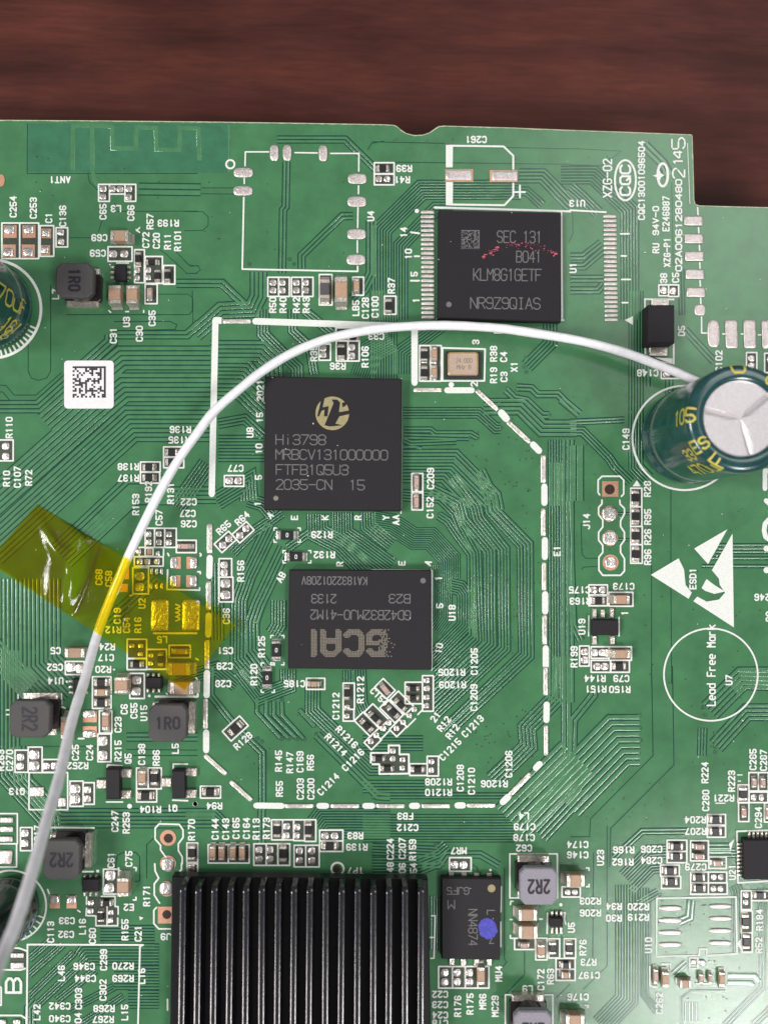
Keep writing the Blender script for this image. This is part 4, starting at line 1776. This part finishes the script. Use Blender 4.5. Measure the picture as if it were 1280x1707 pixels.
inductor('pale lilac inductor marked 2R2 upside down right of the blue blotted chip', 867, 1447, 929, 1509, '2R2', 180, True, 'y', tl=39, th=25)
inductor('pale lilac inductor cut off by the bottom edge below the print L9', 857, 1686, 920, 1748, '2R2', 180, True, 'y', tl=39, th=25)
# electrolytic capacitors
def electrolytic(label, bx, by, rpx, H, m, words, wm):
    c = at(bx, by); R = rpx*pxsize(bx, by)
    root = thing('electrolytic_capacitor', label, 'capacitor', 'round electrolytic capacitors', (c.x, c.y, 0))
    prof = [(R*.93, .012), (R*.97, .03), (R, .07), (R, .13), (R*.955, .17), (R*.955, .2), (R, .25)]
    for i in range(1, 6): prof.append((R, .25+(H-.07-.25)*i/5))
    for i in range(1, 6): a = i/5*math.pi/2; prof.append((R-.06+.06*math.cos(a), H-.06+.06*math.sin(a)))
    prof += [(R*.80, H+.004), (R*.71, H-.004), (R*.70, H-.012)]
    n_ = 64; g = G(); vs = []
    for r, z in prof:
        for i in range(n_): a = 2*math.pi*i/n_; vs.append((r*math.cos(a), r*math.sin(a), z))
    fs = [(k*n_+i, k*n_+(i+1) % n_, (k+1)*n_+(i+1) % n_, (k+1)*n_+i) for k in range(len(prof)-1) for i in range(n_)]
    fs.append(tuple(range(n_))[::-1])
    g.add(vs, fs); slv = g.build('sleeve', M[m], root, smooth=True)
    rt = R*.705; vs = [(0, 0, H-.02)]; fs = []; rings = (.25, .55, .8, .96, 1.0)
    groove = [math.radians(a) for a in (40, 168, 285)]
    for rk in rings:
        for i in range(144):
            a = 2*math.pi*i/144; d = min(abs((a-gv+math.pi) % (2*math.pi)-math.pi) for gv in groove)*rk*rt
            sk = sum(1 for gv in groove if a >= gv) % 3; bis = math.radians((342.5, 104, 226.5)[sk]); tilt = (.06, .11, -.05)[sk]*rk*rt*math.cos(a-bis)*(1 if rk < .97 else 0)
            vs.append((rt*rk*math.cos(a), rt*rk*math.sin(a), H-.012-tilt*.5-(.03*max(0, 1-d/.03) if rk < .97 else 0)-(.01 if rk == 1 else 0)))
    for i in range(144): fs.append((0, 1+i, 1+(i+1) % 144))
    for k in range(len(rings)-1):
        for i in range(144): fs.append((1+k*144+i, 1+k*144+(i+1) % 144, 1+(k+1)*144+(i+1) % 144, 1+(k+1)*144+i))
    mesh('vented_top', vs, fs, M['alu'], root)
    # lettering wraps over the shoulder: u = distance out from the rim of the top and down the side, v = sideways
    path = [(r+.003, z) if z < H-.05 else (r+.001, z+.003) for r, z in prof[3:]][::-1]
    def along(u):
        for (r0, z0), (r1, z1) in zip(path, path[1:]):
            d = math.hypot(r1-r0, z1-z0)
            if u <= d: t = u/d if d else 0; return r0+(r1-r0)*t, z0+(z1-z0)*t
            u -= d
        return path[-1]
    for text, ang_, u0, hh, ln_, flip in words:
        g = G()
        for i, (p_, q_) in enumerate(glyph_segments(text, hh, ln_, .022)):
            for s in range(4):
                pa = tuple(p_[k]+(q_[k]-p_[k])*s/4 for k in (0, 1)); pb = tuple(p_[k]+(q_[k]-p_[k])*(s+1)/4 for k in (0, 1))
                def f(x, y, z):
                    x, y = (x*flip, y*flip)
                    u = u0-x; r, zz = along(max(0, u)); a = math.radians(ang_)+(-y)/R
                    return Vector((r*math.cos(a)*(1+z), r*math.sin(a)*(1+z), zz))
                capsule(g, pa, pb, .022, .0003*(i % 9), f, 4)
        g.build('sleeve_lettering', M[wm], slv)
    return root
WORDS = [('105', 177, .24, .15, .34, 1), ('ES', 213, .12, .14, .20, 1), ('33', 219, .34, .13, .2, 1), ('470uF', 241, .34, .17, .60, 1), ('0', 93, .12, .15, .12, 1), ('95', 50, .14, .15, .20, 1)]
electrolytic('tall teal electrolytic capacitor with a silver vented top at the right edge', 1141, 730, 77, 1.22, 'sleeve', WORDS, 'yellow')
outline_print([(1140.5+87*math.cos(math.radians(a)), 730+87*math.sin(math.radians(a))) for a in range(0, 360, 6)], 3.4, True, 'printed_ring')
electrolytic('teal electrolytic capacitor with yellow print cut off by the left edge', -13, 515, 72, 1.2, 'sleeve', [('16V', -38, 1.0, .17, .33, -1), ('470uF', -8, .75, .17, .8, -1), ('-16', -50, .90, .15, .5, -1)], 'yellow')
outline_print([(-13+82*math.cos(math.radians(a)), 515+82*math.sin(math.radians(a))) for a in range(0, 360, 6)], 4.6, True, 'printed_ring')
for a in range(24, 120, 6):
    t = math.radians(a); outline_print([(-13+71*math.cos(t), 515+71*math.sin(t)), (-13+81*math.cos(t), 515+81*math.sin(t))], 3.2, False, 'printed_tick')
electrolytic('dark small electrolytic capacitor behind the white sleeving at lower left', 18, 1510, 52, .85, 'sleevedark', [('100', -20, .62, .13, .35, -1)], 'paleprint')
outline_print([(18.7+59*math.cos(math.radians(a)), 1510+59*math.sin(math.radians(a))) for a in range(0, 360, 7)], 3.0, True, 'printed_ring')
for a in range(20, 100, 11):
    t = math.radians(a); outline_print([(18.7+50*math.cos(t), 1510+50*math.sin(t)), (18.7+58*math.cos(t), 1510+58*math.sin(t))], 2.6, False, 'printed_tick')
# heat sink: base plate and sixteen round-edged fins
hs = thing('heat_sink', 'black finned heat sink with glossy vertical fins at the bottom edge', 'heat sink', None, tuple(at(500, 1640)))
hb = hs.location
zb, zt = .2, .42
q = [at(287,1461,zb), at(713,1466,zb), at(719,1760,zb), at(283,1760,zb)]
mesh('base_plate', *prism([(p.x-hb.x, p.y-hb.y) for p in q][::-1], .08, zb, .01), M['blackbase'], hs)
rf = random.Random(8)
for i in range(16):
    zt = .42+rf.uniform(-.006, .004)
    t0 = at(304.5+26.5*i+rf.uniform(-.7, .7), 1478+i*.25+rf.uniform(-1.2, 1.2), zt); t1 = at(301+26.7*i+rf.uniform(-.7, .7), 1762, zt)
    d = (t1-t0).normalized(); nrm = Vector((-d.y, d.x, 0)); wd = .062
    tw = wd*.50; ex, er = .026, .010
    prof = [(-wd*.58, zb-.002), (-tw-.002, zt-.06)]+[(-tw+ex-ex*math.cos(math.radians(a)), zt-er+er*math.sin(math.radians(a))) for a in (0, 15, 30, 45, 60, 75, 89)]
    prof = prof+[(-x, z) for x, z in reversed(prof)]
    vs = []; k = len(prof)
    for s, (o_, sh) in enumerate(((.0, -.035), (.02, -.008), (.06, 0), (None, 0))):
        p = t1 if o_ is None else t0+d*o_
        for x, z in prof: v = p+nrm*x*(.75 if s == 0 else 1); vs.append((v.x-hb.x, v.y-hb.y, zb-.002+(z-zb+.002)*(1+sh/(zt-zb))))
    fs = [(s*k+j, s*k+j+1, (s+1)*k+j+1, (s+1)*k+j) for s in range(3) for j in range(k-1)]+[tuple(range(k))[::-1], tuple(3*k+j for j in range(k))]
    fo = mesh('fin', vs, fs, M['black'], hs, smooth=True); fo.data.set_sharp_from_angle(angle=math.radians(50))
mesh('raised_chip', *prism([(p.x*.9, p.y*.9) for p in [(v[0]-0, v[1]-0, 0) and Vector((v[0], v[1])) for v in [(p.x-hb.x, p.y-hb.y) for p in q]]][::-1], .004, .08), M['chip'], hs)
# sticker with a square code
st = thing('code_sticker', 'white rounded square sticker with a black square code on the green board', 'sticker', None, tuple(at(148.5, 640.8)))
lo = st.location
root_body[st.name] = mesh('paper', *prism(rr_(107.5, 601, 190, 681, .008, 6), .003, .008), M['paper'], st)
modules(st, 'square_code', 'ink', 121.5, 610.5, 177, 663, 16, .0092, 21)
# white sleeving over the board
pts = [(-40,1690,2.9),(-18,1650,2.75),(5,1592,2.5),(28,1537,2.3),(54,1455,2.0),(76,1377,1.68),(87,1340,1.5),(101,1289,1.25),(118,1212,.88),(130,1170,.68),(142,1133,.5),(163,1057,.22),(184,1000,.17),(213,931,.2),(240,873,.24),(271,812,.28),
       (300,763,.28),(330,721,.28),(357,686,.26),(398,650,.24),(440,617,.2),(490,587,.16),(542,566,.15),(593,554,.15),(640,547,.15),(690,543.5,.15),(740,542.5,.15),(785,544,.15),(830,547,.15),(865,551.5,.16),(950,565,.17),(1003,577,.18),(1053,592,.2),(1118,617,.22),(1156,634,.22),(1195,654,.2),(1222,676,.1),(1236,700,.03)]
P = [at(*p) for p in pts]
def catmull(P, k=6):
    out = []
    for i in range(len(P)-1):
        a, b, c, d = P[max(0, i-1)], P[i], P[i+1], P[min(len(P)-1, i+2)]
        for j in range(k):
            t = j/k; out.append(.5*((2*b)+(c-a)*t+(2*a-5*b+4*c-d)*t*t+(3*b-a-3*c+d)*t**3))
    return out+[P[-1]]
Wp = catmull(P); vs = []; fs = []; n_ = 16; rad = .046
for i, p in enumerate(Wp):
    d = (Wp[min(i+1, len(Wp)-1)]-Wp[max(0, i-1)]).normalized(); s = d.cross(Vector((0, 0, 1))).normalized(); u = s.cross(d)
    rad = .046+.0012*math.sin(i*.37)+.0008*math.sin(i*1.3)
    for k in range(n_): a = 2*math.pi*k/n_; vs.append(p+(s*math.cos(a)+u*math.sin(a))*rad)
for i in range(len(Wp)-1):
    for k in range(n_): fs.append((i*n_+k, i*n_+(k+1) % n_, (i+1)*n_+(k+1) % n_, (i+1)*n_+k))
fs += [tuple(range(n_)), tuple((len(Wp)-1)*n_+k for k in range(n_))[::-1]]
wo = mesh('white_wire', vs, fs, M['wire'], smooth=True)
wo['label'] = 'long white plastic wire arching over the circuit board'; wo['category'] = 'wire'
# amber tape pressed over the wire
A, B_, C_, D_ = (62,841), (-20,937), (308,1151), (392,1042)        # corners: top left, bottom left, bottom right, top right
NX, NY = 150, 46; vs = []; rj = random.Random(9)
ys = {}
def tape_z(px, py, s, t):
    # distance from the wire in pixels, wire runs (213,931) -> (163,1057)
    ax, ay, bx, by = 213, 931, 163, 1057
    L = math.hypot(bx-ax, by-ay); d = ((px-ax)*(by-ay)-(py-ay)*(bx-ax))/L
    wz = .262+.03*abs(t-.5)
    tent = wz*max(0.0, 1-max(0, abs(d)-7)/(62 if d > 0 else 48))**1.5
    base = .012 if s < .45 else .012+.105*min(1, (s-.45)/.12)
    z = max(base, tent)
    z += .115*math.exp(-((px-114+.25*(py-960))/23)**2)*math.sin(t*math.pi)**.5*(1 if t > .02 else 0)
    z += .02*math.exp(-((px-98-.5*(py-930))/9)**2)*math.exp(-((py-915)/40)**2)
    z += .003*math.sin(px*.09+py*.05)*math.sin(py*.07)
    return z
for j in range(NY+1):
    t = j/NY
    for i in range(NX+1):
        s = i/NX
        wob = .8*math.sin(i*.9)+.5*math.sin(i*2.3) if j in (0, NY) and 20 < i < 70 else 0
        px = (A[0]*(1-s)+D_[0]*s)*(1-t)+(B_[0]*(1-s)+C_[0]*s)*t; py = (A[1]*(1-s)+D_[1]*s)*(1-t)+(B_[1]*(1-s)+C_[1]*s)*t+wob
        if i == NX: px += .8*math.sin(j*1.7)
        vs.append(at(px, py, tape_z(px, py, s, t)))
fs = [(j*(NX+1)+i, (j+1)*(NX+1)+i, (j+1)*(NX+1)+i+1, j*(NX+1)+i+1) for j in range(NY) for i in range(NX)]
tp = mesh('amber_tape', vs, fs, M['film'], smooth=True)
tp['label'] = 'strip of amber see-through tape holding the white wire to the board'; tp['category'] = 'tape'
# dust flecks lying on the board and chips
g = G(); rj = random.Random(5)
for i in range(120):
    x, y = rj.uniform(60, 1270), rj.uniform(230, 1690); r = rj.uniform(.4, .9); a = rj.uniform(0, 3); l = r*rj.choice((1, 1, 1.6, 2.5))
    c = at(x, y); 
    z = .006
    for (x0, y0, x1, y1, h) in ((442,627,670,852,.112),(730,350,935,536,.092),(480,950,719,1116,.102),(736,1463,834,1600,.088)):
        if x0 < x < x1 and y0 < y < y1: z = h
    g.add([at(x+u*l*math.cos(a)-v*r*math.sin(a), y+u*l*math.sin(a)+v*r*math.cos(a), z) for u, v in ((-1, -.6), (0, -1), (1, -.3), (.8, .7), (-.4, 1))], [(0, 1, 2, 3, 4)])
do = g.build('dust_specks', M['paper'], None, kind='stuff'); do['label'] = 'pale dust specks scattered over the board'; do['category'] = 'dust'

# certification marks printed on the board
def ell(cx, cy, rx, ry, k=48): return [(cx+rx*math.cos(6.28319*i/k), cy+ry*math.sin(6.28319*i/k)) for i in range(k)]
outline_print(ell(1041.8, 300.5, 17.5, 33.5), 3.4, True, 'printed_oval_mark')
lettering('printed_oval_lettering', M['silk'], BOARD, 1041.5, 300.5, 90, 'CQC', 20, 54, 3.6)
outline_print(ell(1104, 291.5, 8.5, 19), 4.2, True, 'printed_bird_mark')
flat('printed_bird_mark', [(1087,293),(1095,290),(1098,283),(1101,289),(1107,292),(1101,296),(1099,302),(1095,296)], .0047, 'silk', BOARD)
